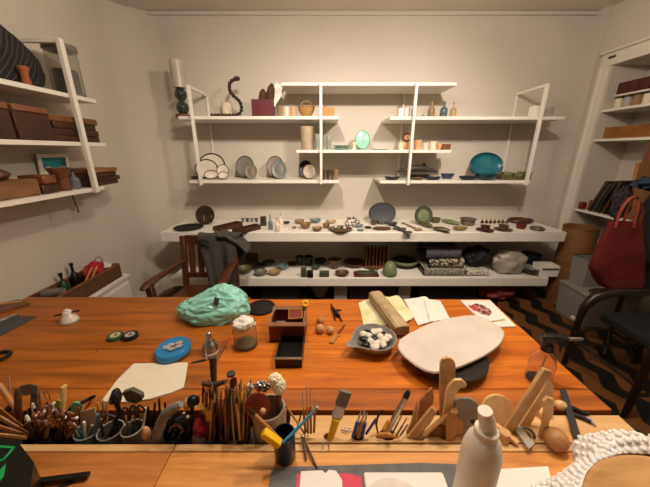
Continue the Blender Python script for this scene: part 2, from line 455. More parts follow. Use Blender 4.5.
# ------------------------------------------------------------------ small things on shelves: placed by depth Y and surface height z
def span(px0, px1, pyt, Y, z, rim=False):
    zm = z
    x0, x1 = Xat(px0, Y, zm), Xat(px1, Y, zm)
    h = on_y((px0+px1)/2, pyt, Y+(.42*(x1-x0) if rim else 0)).z - z
    return (x0+x1)/2, x1-x0, h
def pot(name, prof, m, label, cat, px0, px1, pyt, Y, z, group=None, sy=1, extra=None, seg=20, h=None, rz=0):
    x, w, hh = span(px0, px1, pyt, Y, z, z < 1.2 and prof in ('bowl', 'dish', 'cup', 'plate', 'pot'))
    hh = h or max(hh, .018)
    if extra:
        t = thing(name, label, cat, (x, Y, z), group)
        MB().lathe(prof, w/2, hh, (x, Y, z), seg, sy=sy, M=RZ(rz) if rz else None).build('body', m, t)
        extra(t, x, Y, z, w, hh)
        return t
    return one(name, MB().lathe(prof, w/2, hh, (x, Y, z), seg, sy=sy, M=RZ(rz) if rz else None), m, label, cat, group)
def crate(name, m, label, cat, px0, px1, pyt, Y, z, dep, group=None, rz=0, bev=.003, h=None):
    x, w, hh = span(px0, px1, pyt, Y, z)
    return one(name, MB().box((x, Y+dep/2*math.cos(rz), z+(h or hh)/2), (w, dep, h or hh), rz=rz, bev=bev), m, label, cat, group)
def stander(name, m, label, cat, px0, px1, pyt, Y, z, tilt=72, ry=0, rim=None, group=None, prof='plate', centre=None, thick=.02, flat=1):
    """a plate propped up on its edge, leaning back"""
    x, w, hh = span(px0, px1, pyt, Y, z)
    a = math.radians(tilt); R = w/2
    ph = hh/math.sin(a)/2
    M = RX(a) @ Matrix.Diagonal((1, ph/R, 1, 1)) @ Matrix.Diagonal((1, 1, 1, 1))
    c = Vector((x, Y + ph*math.cos(a), z + ph*math.sin(a)+.001))
    pr = PROF[prof]
    t = thing(name, label, cat, (x, Y, z), group)
    MB().lathe(pr, R, thick, c, 32, M=M).build('plate_body', m, t)
    if rim:
        MB().torus(c + (M @ Vector((0, 0, thick))), R*.975, max(.0035, R*.05), M=M, seg=36, rs=6).build('rim', rim, t, 'darker rim')
    if centre:
        MB().lathe('disc', R*.62, .003, c + (M @ Vector((0, 0, thick*.55))), 28, M=M).build('centre', centre, t)
    return t
za, zb, zcc, zd, ze = BZ['A'], BZ['B'], BZ['C'], BZ['D'], BZ['E']
# --- board A (upper left)
x, w, _ = span(170, 184, 58, 3.12, za)
t = thing('candle_lamp', 'candle lamp with frosted glass cylinder on dark glass base, left end of upper shelf', 'lamp', (Xat(184, 3.12, za), 3.12, za))
x = Xat(184, 3.12, za)
MB().lathe('disc', .075, .028, (x, 3.12, za), 24).build('wooden_base', MIDW, t, 'brown wooden base')
zz = za+.028
dg = mat('dark_glass', '#2e3a34', .12, var=.1, coat=.6)
MB().lathe([(0,0),(.5,0),(.9,.14),(1,.25),(.9,.37),(.5,.48),(.42,.5),(.5,.53),(.88,.66),(.95,.76),(.85,.87),(.5,.97),(.7,1),(0,1)], .062, on_y(183, 88, 3.12).z-zz, (x, 3.12, zz), 24).build('glass_stem', dg, t, 'dark green glass stem')
zz = on_y(183, 88, 3.12).z
frost = mat('frosted_glass', '#e8e0d2', .35, var=.03, trans=.55)
MB().lathe([(0,0),(1,0),(1,1),(.95,1),(.95,.03),(0,.03)], .064, on_y(183, 60.5, 3.12).z-zz, (x, 3.12, zz), 28).build('glass_cylinder', frost, t, 'frosted glass cylinder')
MB().lathe('solid', .035, .16, (x, 3.12, zz+.01), 16).build('candle', CREAM, t, 'pale candle')
# bead snake
pts = [(212,115.3),(215.5,115.3),(219,115.3),(222.5,115.3),(226,115.3),(229.5,115.3),(233,115.3),(236.5,115),(239.5,113.5),(241.3,110.5),(241.5,107),(240.6,103.5),(238.8,100.6),(236.2,98.2),(233.5,95.8),(231.2,93.2),(229.8,90),(229.3,86.6),(229.8,83.4),(231.8,80.8),(234.6,79.4)]
m = MB()
for i, (a, bb) in enumerate(pts):
    p = on_y(a, bb, 3.1); m.ball((p.x, 3.1, max(p.z, za+.0165)), .0185, 2)
p = on_y(237, 78.6, 3.1); m.ball(p, (.03, .024, .022), 2)
one('bead_snake', m, mat('dark_bead_wood', '#2a1712', .35), 'S-shaped dark wooden bead figure rearing up like a snake on the upper shelf', 'figurine')
pot('small_cup', 'cup', CREAM, 'small pale cup standing behind the bead snake', 'cup', 222.5, 233, 103, 3.3, za)
# burgundy box with cones
bx = thing('storage_box', 'burgundy open box on the upper shelf holding brown cones', 'box', (Xat(262.5, 3.05, za), 3.1, za))
x, w, h = span(252, 273, 99, 3.02, za)
BURG = mat('burgundy', '#5a1620', .5, var=.15)
m = MB(); m.box((x, 3.1, za+.005), (w, .14, .01))
for sx in (-1, 1): m.box((x+sx*(w/2-.004), 3.1, za+h/2), (.008, .14, h))
for sy in (-1, 1): m.box((x, 3.1+sy*.066, za+h/2), (w-.016, .008, h))
m.build('box_body', BURG, bx)
CONE = mat('cone_brown', '#4a2c1c', .8, var=.3, scale=60, bump=.6)
for i, (a, bb, c, d, lab) in enumerate(((262.5,112,263,89,'shorter brown cone standing in the burgundy box'),(267.5,112,272,83.5,'taller brown cone standing in the burgundy box'))):
    p, q = on_y(a, bb, 3.09), on_y(c, d, 3.09)
    L = (q-p)
    one('seed_cone', MB().tube([p, p+L*.3, p+L*.6, p+L*.85, q], [.02, .038, .042, .034, .012], 12), CONE, lab, 'cone')
p = on_y(279, 92, 3.2)
one('paper_card', MB().box((0, 0, 0), (.10, .003, .2), M=Matrix.Translation(Vector((on_y(275.5,95,3.135).x, 3.135, on_y(275.5,95,3.135).z)))@RY(.62)), PAPER, 'white card slanting out of the burgundy box beside the cones', 'card')
for a, bb, tp, mm, lab in ((277.5,283,106.5,TAN,'tan beaker next to the burgundy box'),(284,289.5,107,CREAM,'cream beaker in the row beside the burgundy box'),(290.5,296.5,107.5,mat('peach_clay','#d6a274',.6),'peach beaker beside the little basket')):
    pot('clay_beaker', 'cup', mm, lab, 'cup', a, bb, tp, 3.08, za, 'beakers on the upper shelf')
def bask(t, x, y, z, w, h):
    MB().torus((x, y, z+h), w*.47, .008, seg=20, rs=6).build('rim', TAN, t)
    MB().torus((x, y, z+h*.9), w*.36, .007, M=RX(PI/2), seg=16, rs=6, a0=0, a1=PI).build('handle', TAN, t)
pot('small_basket', 'bowl', two_tone('wicker_small','#8a6534','#c79f62','wave',40,.8), 'small woven tan basket on the upper shelf', 'basket', 298, 315, 107, 3.1, za, extra=bask)
for a, bb, lab in ((322.5,327.5,'orange carton beside the post on the upper shelf'),(327.8,334.5,'larger orange carton at the end of the upper left shelf')):
    crate('carton', ORANGE, lab, 'box', a, bb, 107.3, 3.02, za, .07, 'orange cartons on the upper shelf')
# --- board C (middle)
pot('tall_canister', 'cyl', mat('oat_ceramic','#a8967c',.6), 'tall oat-coloured cylinder jar on the middle shelf', 'jar', 301, 314, 126.5, 3.12, zcc)
for i, (a, bb, tp, lab) in enumerate(((314.5,321,134,'first glass tumbler beside the tall oat jar'),(321.5,326,135,'narrow glass tumbler behind the shelf post'),(326.3,331.5,136,'third glass tumbler, nearest the stacked flat plates'))):
    pot('glass_tumbler', 'glass', mat('cloudy_glass','#c9cfc2',.15,trans=.6), lab, 'glass', a, bb, tp, 3.12, zcc, 'tumblers on the middle shelf')
for i in range(3):
    x = Xat(341.5, 3.15, zcc)
    one('flat_plate', MB().lathe('plate', .105-.004*i, .014, (x, 3.15, zcc+i*.0155), 28), (MINT, LGREY, MINT)[i], ('bottom','middle','top')[i]+' plate of the flat pale stack on the middle shelf', 'plate', 'flat plates stacked on the middle shelf')
stander('upright_plate', MINT, 'round mint plate standing upright on the middle shelf', 'plate', 355, 369.5, 131, 3.17, zcc, rim=mat('teal_edge','#4f8d80',.3))
pot('small_vase', 'vase', CREAM, 'tiny cream vase in front of the mint plate', 'vase', 351.5, 356.5, 142, 3.08, zcc)
pot('shallow_dish', 'plate', PAPER, 'shallow white dish lying on the middle shelf', 'dish', 369, 390.5, 147, 3.12, zcc, h=.016)
# figure cluster
t = thing('clay_figurine', 'peach and red seated clay figure on the middle shelf behind the post', 'figurine', (Xat(407.5, 3.1, zcc), 3.1, zcc))
x = Xat(407, 3.1, zcc)
MB().ball((x, 3.1, zcc+.045), (.06, .045, .045), 2, nz=.15, seed=2, flatbot=-.044).build('body', mat('peach_clay','#d6a274'), t)
MB().ball((x-.01, 3.1, zcc+.115), (.035, .032, .035), 2).build('head', mat('peach_clay','#d6a274'), t)
MB().torus((x-.01, 3.1, zcc+.12), .036, .011, M=RX(1.2), seg=20).build('headband', REDC, t, 'red band')
for i, (a, bb, tp, mm, pr, lab) in enumerate(((398,403.5,142.5,CREAM,'cup','cream cup left of the clay figure'),(413.5,421,140,mat('peach_clay','#d6a274'),'cup','peach cup right of the clay figure'),(421.5,428.5,143,CREAM,'bowl','cream bowl in the middle shelf row'),(429,436,141.5,CREAM,'cup','round cream cup before the wooden box'),(436,442,143.5,mat('peach_clay','#d6a274'),'bowl','small peach bowl beside the brown box'))):
    pot('clay_cup', pr, mm, lab, 'cup', a, bb, tp, 3.09, zcc, 'cups at the end of the middle shelf')
crate('wooden_box', TOOLB, 'small brown box at the end of the middle shelf', 'box', 442.5, 450.5, 144, 3.05, zcc, .08)
# --- board B (upper right)
for a, bb, lab in ((397.5,403,'left white beaker at the start of the upper right shelf'),(404,409.5,'white beaker next to the grey bottle on the upper right shelf')):
    pot('white_beaker', 'cup', PAPER, lab, 'cup', a, bb, 108.5, 3.1, zb, 'white beakers')
def cork(mm):
    def f(t, x, y, z, w, h):
        MB().lathe('solid', w*.12, h*.12, (x, y, z+h*.97), 10).build('stopper', mm, t)
    return f
for a, bb, tp, mm, lab in ((411,415,104,GREY,'slim grey bottle behind the shelf post'),(427.5,434,101.5,mat('brown_glaze_pale','#8d7450',.4,var=.3),'brown mottled figure bottle on the upper right shelf'),(439.5,446.5,102.5,mat('slate_glaze','#4f5f62',.35,var=.3),'slate blue figure bottle on the upper right shelf'),(449.5,455.5,103.5,mat('sand_glaze','#b39468',.45,var=.3),'sand-coloured figure bottle on the upper right shelf')):
    pot('figure_bottle', 'bottle', mm, lab, 'bottle', a, bb, tp, 3.1, zb, 'bottles on the upper right shelf', extra=cork(MIDW))
crate('white_box', PAPER, 'white box at the right end of the upper right shelf', 'box', 533.5, 541, 105.5, 3.1, zb, .1)
crate('white_box', LGREY, 'pale grey box behind the last shelf post', 'box', 545.5, 552.5, 107, 3.2, zb, .08)
# --- board D (lower left): rimmed plates
RIM = mat('dark_rim', '#221d19', .5)
WPL = mat('plate_white', '#dcd3c2', .4)
for i, (a, bb, tp, Y, ti, lab) in enumerate(((199.5,226,154,3.27,76,'largest dark-rimmed white plate at the back of the lower left shelf'),(196,218.5,160,3.20,74,'dark-rimmed white plate in front of the largest one'),(217.5,229.5,165,3.13,74,'small dark-rimmed white plate on the right of its group'),(204.5,218.5,171.5,3.07,62,'dark-rimmed oval dish leaning at the front of the white plates'),(218,228.5,173,3.04,55,'smallest dark-rimmed dish beside the front oval one'))):
    stander('rimmed_plate', WPL, lab, 'plate', a, bb, tp, Y, zd, ti, rim=RIM, group='dark-rimmed white plates')
pot('dark_dish', 'dish', DGREY, 'flat dark dish at the left end of the lower left shelf', 'dish', 191, 201, 177, 3.1, zd, h=.03)
GB = mat('grey_brown_glaze', '#787060', .45, var=.2)
for a, bb, tp, Y, mm, rim, cen, lab in ((236.5,254.5,156.5,3.22,GREY,DGREY,None,'large grey oval plate standing next to the rimmed plates'),(245.5,257.5,164.5,3.10,GB,GREY,GB,'small grey-brown plate leaning on the large grey one'),(267,284,156.5,3.22,mat('mauve_grey','#7d6f68',.45,var=.2),BROWNC,None,'mauve-grey plate standing near the centre of the lower left shelf'),(272,286.5,161,3.13,mat('bluegrey2','#6c7478',.4,var=.2),GREY,GREY,'blue-grey plate leaning on the mauve one'),(299,312.5,161,3.22,BLACK,BLACK,None,'black plate standing behind a cream one'),(303,316,165,3.12,mat('cream_grey','#a79c84',.45,var=.2),BROWNC,None,'cream-grey plate leaning on the black plate')):
    stander('upright_plate', mm, lab, 'plate', a, bb, tp, Y, zd, 74, rim=rim, centre=cen, group='plates standing on the lower left shelf')
for i, (a, bb, lab) in enumerate(((321,325.5,'behind the shelf post'),(326,330,'just right of the post'),(330.3,334,'second from the shelf end'),(334.2,338.2,'at the shelf end'))):
    pot('tea_beaker', 'cup', (BROWNC, DGREY, BROWNC, TAN)[i], 'small dark beaker '+lab+' on the lower left shelf', 'cup', a, bb, 169.5, 3.06, zd, 'dark beakers on the lower left shelf')
# --- board E (lower right)
t = thing('fish_dish', 'long black fish-shaped dish with a fin on the lower right shelf', 'dish', (Xat(418, 3.2, ze), 3.2, ze))
p0, p1 = on_y(397, 172, 3.2), on_y(437, 171, 3.2)
n = 9; m = MB()
m.tube([(p0.x+(p1.x-p0.x)*i/(n-1), 3.2, ze+.075+.035*math.sin(PI*i/(n-1))) for i in range(n)], [.008,.022,.034,.042,.045,.042,.036,.026,.014], 12, flat=.8)
m.build('body', DGREY, t)
q = on_y(424, 163, 3.2)
MB().prism([(q.x-.03, 3.19, ze+.13), (q.x+.035, 3.19, ze+.13), (q.x+.012, 3.19, q.z), (q.x-.005, 3.19, q.z)], (0, .02, 0)).build('fin', DGREY, t)
MB().box((Xat(418, 3.2, ze), 3.2, ze+.021), (.22, .07, .042), bev=.004).build('stand', BLACK, t)
BLG = mat('blue_black_glaze', '#22262e', .35, var=.25)
for i, (a, bb, tp, mm, lab, sy) in enumerate(((384,400,176.5,BLG,'flat black leaf dish at the left end of the lower right shelf',.5),(410,424,177.5,BROWNC,'low brown oval dish in front of the fish-shaped dish',.5),(424.5,441,176.5,BLG,'low black oval dish to the right of the brown one',.5),(440,454,173.5,mat('navy_glaze','#2a3350',.3,var=.2),'navy oval dish behind the low black ones',.5),(458,478,176,BLG,'long black boat dish left of the teal platter',.45))):
    pot('oval_dish', 'dish', mm, lab, 'dish', a, bb, tp, 3.04 if i != 3 else 3.2, ze, 'low dark dishes on the lower right shelf', sy=sy)
stander('teal_platter', TEAL, 'large glossy teal oval platter standing on the lower right shelf', 'plate', 468, 501, 154, 3.2, ze, 72, rim=mat('teal_dark','#143d42',.3), prof='dish', thick=.035)
pot('teal_bowl', 'bowl', mat('deep_teal','#12494f',.3,var=.2), 'deep teal bowl in front of the teal platter', 'bowl', 474, 496, 173.5, 3.05, ze)
for a, bb, tp, lab in ((500,511,172.5,'left square olive dish at the end of the lower right shelf'),(511.8,521,174,'middle square olive dish at the end of the lower right shelf'),(521.6,529.5,172.5,'last square olive dish, under the right bracket')):
    x, w, h = span(a, bb, tp, 3.06, ze)
    t = thing('square_dish', lab, 'dish', (x, 3.1, ze), 'olive square dishes')
    MB().box((x, 3.1, ze+h*.4), (w, .12, h*.8), bev=.006).build('dish_body', OLIVE, t)
    m = MB()
    for sx in (-1, 1): m.box((x+sx*(w/2-.005), 3.1, ze+h*.9), (.01, .12, h*.3))
    for sy in (-1, 1): m.box((x, 3.1+sy*.055, ze+h*.9), (w, .01, h*.3))
    m.build('rim', LGREEN, t)
# ------------------------------------------------------------------ on the display bench
def dep(py, z): return on_z(325, py, z).y
def on(name, prof, m, label, cat, px0, px1, pyt, pyb, z=bz, group=None, sy=1, extra=None, h=None):
    """pyb = where the thing meets the surface (its centre)"""
    return pot(name, prof, m, label, cat, px0, px1, pyt, dep(pyb, z)+.3*Xat(325+px1-px0, dep(pyb, z), z), z, group, sy, extra, h=h)
on('seed_pod_dish', 'dish', BLACKM, 'black ruffled dish at the left end of the bench', 'dish', 175, 203, 226, 230.5)
x, w, h = span(196, 215, 206, 3.1, bz)
t = thing('ribbed_plate', 'dark plate with vertical ribs propped up near the left end of the bench', 'plate', (x, 3.1, bz))
M = RX(math.radians(75)); c = Vector((x, 3.14, bz+w*.49))
MB().lathe('plate', w/2, .02, c, 28, M=M).build('plate_body', mat('dark_bronze','#33271c',.4,var=.3), t)
for i in range(6):
    a = -.07+.028*i
    MB().bar(c+Vector((a, -.03, -.085)), c+Vector((a, -.012, .0)), .006, .006).build('rib', LGREY if i in (2, 5) else BROWNC, t)
for pts_, lab in (((216,231.5,240,225.5),'long dark wooden trough nearest the ribbed plate'),((235,234,258,228.5),'long dark wooden trough in front of the other one')):
    a, bb, c_, d = pts_
    p, q = on_z(a, bb, bz), on_z(c_, d, bz)
    t = thing('wooden_trough', lab, 'trough', (p+q)/2, 'wooden troughs on the bench')
    MB().bar(p+Vector((0,0,.006)), q+Vector((0,0,.006)), .10, .012).build('base', DARKW, t)
    dr = (q-p).normalized(); nn = Vector((-dr.y, dr.x, 0))
    for s_ in (-1, 1): MB().bar(p+nn*.046*s_+Vector((0,0,.029)), q+nn*.046*s_+Vector((0,0,.029)), .01, .035).build('side', DARKW, t)
    for e in (p, q): MB().bar(e-nn*.041+Vector((0,0,.029)), e+nn*.041+Vector((0,0,.029)), .01, .035).build('end', DARKW, t)
on('wooden_spoon_rest', 'dish', MIDW, 'small brown dish at the front of the wooden troughs', 'dish', 214.5, 222, 231.5, 233.5)
for i, (a, lab) in enumerate(((243,'first'),(247.5,'second'),(252,'third'),(256.5,'fourth'))):
    on('knob_figure', 'vase', DGREY if i % 2 else GREY, lab+' of the little dark figures in a row behind the wooden troughs', 'figurine', a-2, a+2, 218.3, 222, group='little dark figures on the bench')
crate('dark_cup_box', DGREY, 'dark square cup between the little figures and the white bottles', 'box', 260.5, 266, 217, 3.05, bz, .05)
for a, bb, tp, by, mm, lab in ((268.5,273,214,230,BLUEG,'pale blue bottle with dark stopper, left of the three'),(275,280,217,232,CREAM,'cream bottle with dark stopper, front of the three'),(278.5,283.5,213,228.5,CREAM,'tallest cream bottle, at the back of the three')):
    on('stoppered_bottle', 'bottle', mm, lab, 'bottle', a, bb, tp+2, by, group='stoppered bottles on the bench', extra=cork(TOOLB))
on('dark_bowl', 'bowl', DGREY, 'dark bowl just behind the stoppered bottles', 'bowl', 283, 290, 221, 224.5)
on('tiny_pinch_bowl', 'bowl', TAN, 'tiny tan pinch bowl between bottles and bowls', 'bowl', 292, 296.5, 226, 229)
bl = [('tan', 294.5,304.5,219,224.5,TAN,'brown-tan bowl at the back left of the tan bowls'),('tan',300,311,222,229.5,mat('gold_clay','#86693a',.5,var=.25),'ochre bowl in the middle of the tan bowls'),('b',309.5,321,218,223.5,BLUEG,'pale blue bowl behind the tan bowls'),('tan',312,322.5,226,232,TAN,'tan footed bowl at the front of the bowl group'),('tan',322.5,330,223,229,mat('gold_clay','#86693a'),'ochre cup beside the big platter'),('tan',325.5,336,219.5,224,mat('sand_glaze','#b39468'),'sand bowl behind the big platter')]
for _, a, bb, tp, by, mm, lab in bl:
    on('clay_bowl', 'bowl', mm, lab, 'bowl', a, bb, tp, by, group='bowls in the middle of the bench')
on('wide_platter', 'dish', BROWNC, 'wide brown platter with pale shards on the bench', 'plate', 328, 352.5, 229.5, 232)
pl = bpy.data.objects['wide_platter'].location
for i in range(6):
    p = pl+Vector((-.075+.03*i, -.012+.03*(i % 2), .016))
    one('glazed_shard', MB().ball(p+Vector((0,0,.013)), (.02, .015, .013), 1, nz=.3, seed=i), (BLUEG, CREAM, MINT, OLIVE, CREAM, BLUEG)[i], ('leftmost','second','third','fourth','fifth','rightmost')[i]+' glazed shard on the wide brown platter', 'shard', 'glazed shards on the platter')
SPK = two_tone('spiky_pattern', '#2a1d22', '#d9d0c8', 'noise', 60, .6)
t = thing('spiky_bowl', 'spiky dark and white dome-shaped piece behind the platter', 'sculpture', (Xat(352, 3.12, bz), 3.12, bz))
x, w, h = span(343.5, 361, 217, 3.12, bz)
MB().lathe('dome', w/2*.9, h*.85, (x, 3.12, bz), 24).build('dome', SPK, t)
for i in range(26):
    th = i*2.4; r = .12+.8*((i*.618) % 1)
    d_ = Vector((r*math.cos(th), r*math.sin(th), math.sqrt(max(.05, 1-r*r)))).normalized()
    b0 = Vector((x+d_.x*w*.42, 3.12+d_.y*w*.42, bz+max(.004, d_.z*h*.8)))
    MB().tube([b0, b0+d_*.03], [.009, .002], 6).build('spike', SPK if i % 2 else DGREY, t)
for a, bb, tp, by, lab in ((352,363.5,224.5,227.5,'pale blue dish beside the spiky piece'),(357,364,228.5,231.5,'small pale blue dish at the front, right of the platter')):
    on('blue_dish', 'dish', BLUEG, lab, 'dish', a, bb, tp, by, group='pale blue dishes')
on('ink_dish', 'dish', BLACK, 'small black dish between pale blue dishes and the dark leaf plate', 'dish', 364.5, 371.5, 227, 229)
stander('slate_plate', mat('slate_blue','#3b3d45',.5,var=.25), 'big dark slate plate standing upright on the bench', 'plate', 368.5, 395, 204, 3.15, bz, 74, rim=DGREY)
for i, (a, bb, tp, by, lab) in enumerate(((370,377,220.5,225.5,'left dark bowl at the foot of the slate plate'),(377,386,219.5,224.8,'grey bowl at the foot of the slate plate'),(386.5,397,221.5,226.5,'right dark bowl at the foot of the slate plate'))):
    on('foot_bowl', 'bowl', (BROWNC, GREY, DGREY)[i], lab, 'bowl', a, bb, tp, by, group='bowls before the slate plate')
on('leaf_plate', 'dish', BROWNC, 'long dark leaf plate at the front of the bench', 'plate', 372, 391.5, 228, 231, sy=.6)
for i, (p_, q_, lab) in enumerate((((393,229.5),(408,233.5),'dark carved spoon at the front of the bench'),((391,226),(402,230),'dark carved spoon behind the front one'),((402,223.5),(418,230.5),'tan carved spoon crossing towards the green plate'))):
    p, q = on_z(*p_, bz), on_z(*q_, bz)
    t = thing('carved_spoon', lab, 'spoon', (p+q)/2, 'carved spoons on the bench')
    MB().tube([p+Vector((0,0,.012)), q+Vector((0,0,.012))], [.009, .012], 8).build('spoon_handle', (DGREY, DGREY, TAN)[i], t)
    MB().ball(q+Vector((0,0,.014)), (.045, .03, .013), 2).build('spoon_bowl', (DGREY, DGREY, TAN)[i], t)
stander('green_plate', GREENC, 'round green plate with pale centre standing upright on the bench', 'plate', 414, 431.5, 207, 3.1, bz, 76, rim=mat('dark_green','#2e3528',.4), centre=LGREEN)
on('square_pot', 'cup', OLIVE, 'olive square pot beside the round green plate', 'pot', 430, 440, 217, 223)
for i, (p_, q_, lab) in enumerate((((441,222),(460,226),'large green pod dish behind the olive ones'),((420,224.5),(432,229),'dark olive pod at the foot of the green plate'),((432,230),(450,233),'olive pod dish at the front of the bench'))):
    p, q = on_z(*p_, bz), on_z(*q_, bz); d_ = q-p
    m = MB().tube([p+d_*k+Vector((0,0,.026)) for k in (0,.15,.4,.65,.88,1)], [.008,.028,.04,.04,.025,.008], 12, flat=.6)
    one('pod_dish', m, (LGREEN, OLIVE, OLIVE)[i], lab, 'dish', 'pod-shaped dishes')
on('wide_rim_pot', 'pot', mat('taupe_ceramic','#6d5f50',.5,var=.15), 'taupe pot with a wide flat rim on the bench', 'pot', 459.5, 475, 217, 226)
p = on_z(460, 230, bz)
one('leaf_dish', MB().lathe('dish', .085, .03, p, 20, sy=.6, M=RZ(.3)), mat('moss_glaze','#7a6a2e',.4,var=.25), 'moss-coloured leaf dish in front of the wide-rim pot', 'dish')
for i, (a, bb, tp, by, mm, lab) in enumerate(((480,489.5,224.5,231,REDC,'red clay pot on its saucer'),(498,508,224,230.5,BROWNC,'brown pot on its saucer'))):
    on('pot_saucer', 'plate', mm, ('red','brown')[i]+' saucer under the '+('red clay','brown')[i]+' pot', 'saucer', a-3.5, bb+3.5, 231, by+.8, group='saucers under the small pots', h=.012)
    Y = dep(by+.8, bz)
    pot('saucer_pot', 'pot', mm, lab, 'pot', a, bb, tp, Y, bz+.012, 'small pots on saucers')
for i in range(7):
    a = 482+4.1*i
    on('chess_figure', 'bottle', REDC if i < 3 else BROWNC, ('first','second','third','fourth','fifth','sixth','last')[i]+' of the tiny reddish figures in a row behind the saucer pots', 'figurine', a-1.5, a+1.5, 219.3, 223.5, group='tiny figures in a row')
Y = dep(222.5, bz); x = Xat(520, Y, bz)
t = thing('oval_basket', 'dark oval ring basket near the right end of the bench', 'basket', (x, Y, bz))
MB().torus((x, Y, bz+.03), .125, .016, seg=28, sy=.65).build('basket_rim', DARKW, t)
MB().lathe('dish', .118, .022, (x, Y, bz), 24, sy=.65).build('basket_base', MIDW, t)
on('red_jar', 'cup', mat('oxblood','#5e1c22',.35,var=.2), 'oxblood jar in front of the oval basket', 'jar', 516, 525, 222.5, 229.3)
p = on_z(537, 230, bz)
one('ring_dish', MB().torus((p.x, p.y, bz+.017), .052, .017), OLIVE, 'olive ring-shaped dish at the right end of the bench', 'dish')
# ------------------------------------------------------------------ on the lower board
def low(*a, **k): return on(*a, z=LZ, **k)
LB = [(236,252.5,265,275,OLIVE,'bowl','big olive bowl at the left of the lower tier'),(250,267,262.5,270,DGREY,'bowl','dark bowl behind the two front dishes of the lower tier'),(254,267.5,269,276.5,GREY,'bowl','grey bowl at the front left of the lower tier'),(268,281,269,276,TAN,'bowl','tan-rimmed bowl beside the grey one on the lower tier'),(277,288.5,263,271,BLUEG,'bowl','blue-grey bowl at the right of the first bowl group'),(263,275,259.5,266,GREENC,'bowl','green bowl at the back of the first bowl group'),(311,320,264.5,270.5,GREENC,'bowl','small green bowl behind the little boxes'),(328,341,257,270,BROWNC,'bowl','brown bowl in the middle of the lower tier'),(296,304,255,265,DGREY,'cup','dark cup at the back of the lower tier, left one'),(304.5,313,255,266,BLACK,'cup','black cup at the back of the lower tier, right one'),(286,298,262,266,BROWNC,'dish','flat brown dish at the back of the lower tier'),(335,349,269.5,277,BROWNC,'bowl','oval brown bowl at the front of the lower tier'),(343,365,258,268,REDC,'bowl','wide reddish bowl before the slatted rack'),(366,380,264.5,270,OLIVE,'bowl','olive bowl between the tray and the green egg'),(314,327,257.5,264,DGREY,'dish','dark dish at the back beside the brown bowl')]
for a, bb, tp, by, mm, pr, lab in LB:
    low('lower_bowl', pr, mm, lab, 'bowl', a, bb, tp, by, group='bowls on the lower tier')
crate('dark_crate', DARKW, 'dark wooden box at the back left of the lower tier', 'box', 237, 256, 257, 3.1, LZ, .15)
for a, bb, tp, by, mm, lab in ((301,306.5,269,277.5,GREENC,'narrow green box on the lower tier'),(307,313,272,278,BLACK,'black cube beside the narrow green box'),(319.5,329,272.5,277.5,GREENC,'low green box near the middle of the lower tier')):
    crate('little_box', mm, lab, 'box', a, bb, tp, dep(by, LZ), LZ, .06, 'little boxes on the lower tier')
t = thing('slatted_rack', 'brown rack with upright slats at the back of the lower tier', 'rack', (Xat(376, 3.15, LZ), 3.15, LZ))
x, w, h = span(364, 388, 248.5, 3.1, LZ)
MB().box((x, 3.15, LZ+.015), (w, .14, .03), bev=.003).build('base', MIDW, t)
for i in range(7): MB().box((x-w/2+w*(i+.5)/7, 3.15, LZ+.03+(h-.03)/2), (w*.06, .13, h-.03)).build('slat', MIDW, t)
p = on_z(366, 275, LZ)
t = thing('oblong_tray', 'reddish oblong tray at the front of the lower tier', 'tray', (p.x, p.y, LZ))
MB().box((p.x, p.y, LZ+.012), (.27, .12, .024), bev=.006).build('tray_base', REDC, t)
MB().box((p.x, p.y, LZ+.033), (.20, .08, .018), bev=.008).build('inner_dish', GREENC, t, 'grey-green raised middle')
low('green_egg', 'egg', LGREEN, 'pale green egg-shaped ceramic cone on the lower tier', 'sculpture', 382.5, 396.5, 261.5, 277)
def potlid(t, x, y, z, w, h):
    MB().lathe([(0,0),(1,0),(1,.2),(.6,.6),(.25,.8),(.25,1.3),(0,1.35)], w*.3, h*.5, (x, y, z+h), 20).build('lid', BLACK, t)
    MB().torus((x, y, z+h), w*.47, .014, seg=28).build('rim', LGREEN, t, 'pale green rim')
low('lidded_bowl', 'bowl', DGREY, 'dark lidded bowl with a pale rim beside the green egg', 'bowl', 391, 417.5, 256, 269, extra=potlid)
def folded(label, px0, px1, pyt, pyb, Y, m, z0=None, d=.34):
    x0, x1 = Xat(px0, Y, LZ), Xat(px1, Y, LZ)
    zt, zb_ = on_y(px0, pyt, Y).z, z0 if z0 is not None else LZ
    h = zt-zb_
    def f(u, v):
        xx = x0+(x1-x0)*u; a = 2*PI*v
        yy = Y+d/2 - d/2*math.copysign(abs(math.cos(a))**.4, math.cos(a))
        zz = zb_+h/2 + h/2*math.copysign(abs(math.sin(a))**.4, math.sin(a))
        return (xx + .006*noise.noise(Vector((yy*9, zz*20, u))), yy, max(zb_+.001, zz+.004*noise.noise(Vector((xx*11, yy*11, 1)))))
    return one('folded_textile', MB().sheet(f, 12, 24), m, label, 'textile', 'folded textiles on the lower tier'), zt
PT1 = two_tone('textile_grey', '#26262b', '#8c887f', 'voronoi', 34, .9, .3, .36)
PT2 = two_tone('textile_light', '#2e2c2e', '#b5a88c', 'noise', 38, .9)
PT3 = two_tone('textile_dark', '#1d1e24', '#5a5560', 'voronoi', 40, .9, .3, .36)
_, z1 = folded('wide grey patterned cloth at the bottom of the textile stack', 424, 464, 269, 279, 2.86, PT1)
_, z2 = folded('light patterned cloth in the middle of the textile stack', 428, 463, 260, 269, 2.88, PT2, z1+.002)
_, z3 = folded('dark patterned cloth on top of the textile stack', 424, 458, 249, 260, 2.90, PT3, z2+.002)
_, z4 = folded('black and white chain-patterned cloth right of the stack', 466, 489, 270.5, 279, 2.86, two_tone('textile_chain', '#17171a', '#c9c2b4', 'voronoi', 42, .9, .34, .40))
x0 = Xat(476, 2.98, z4)
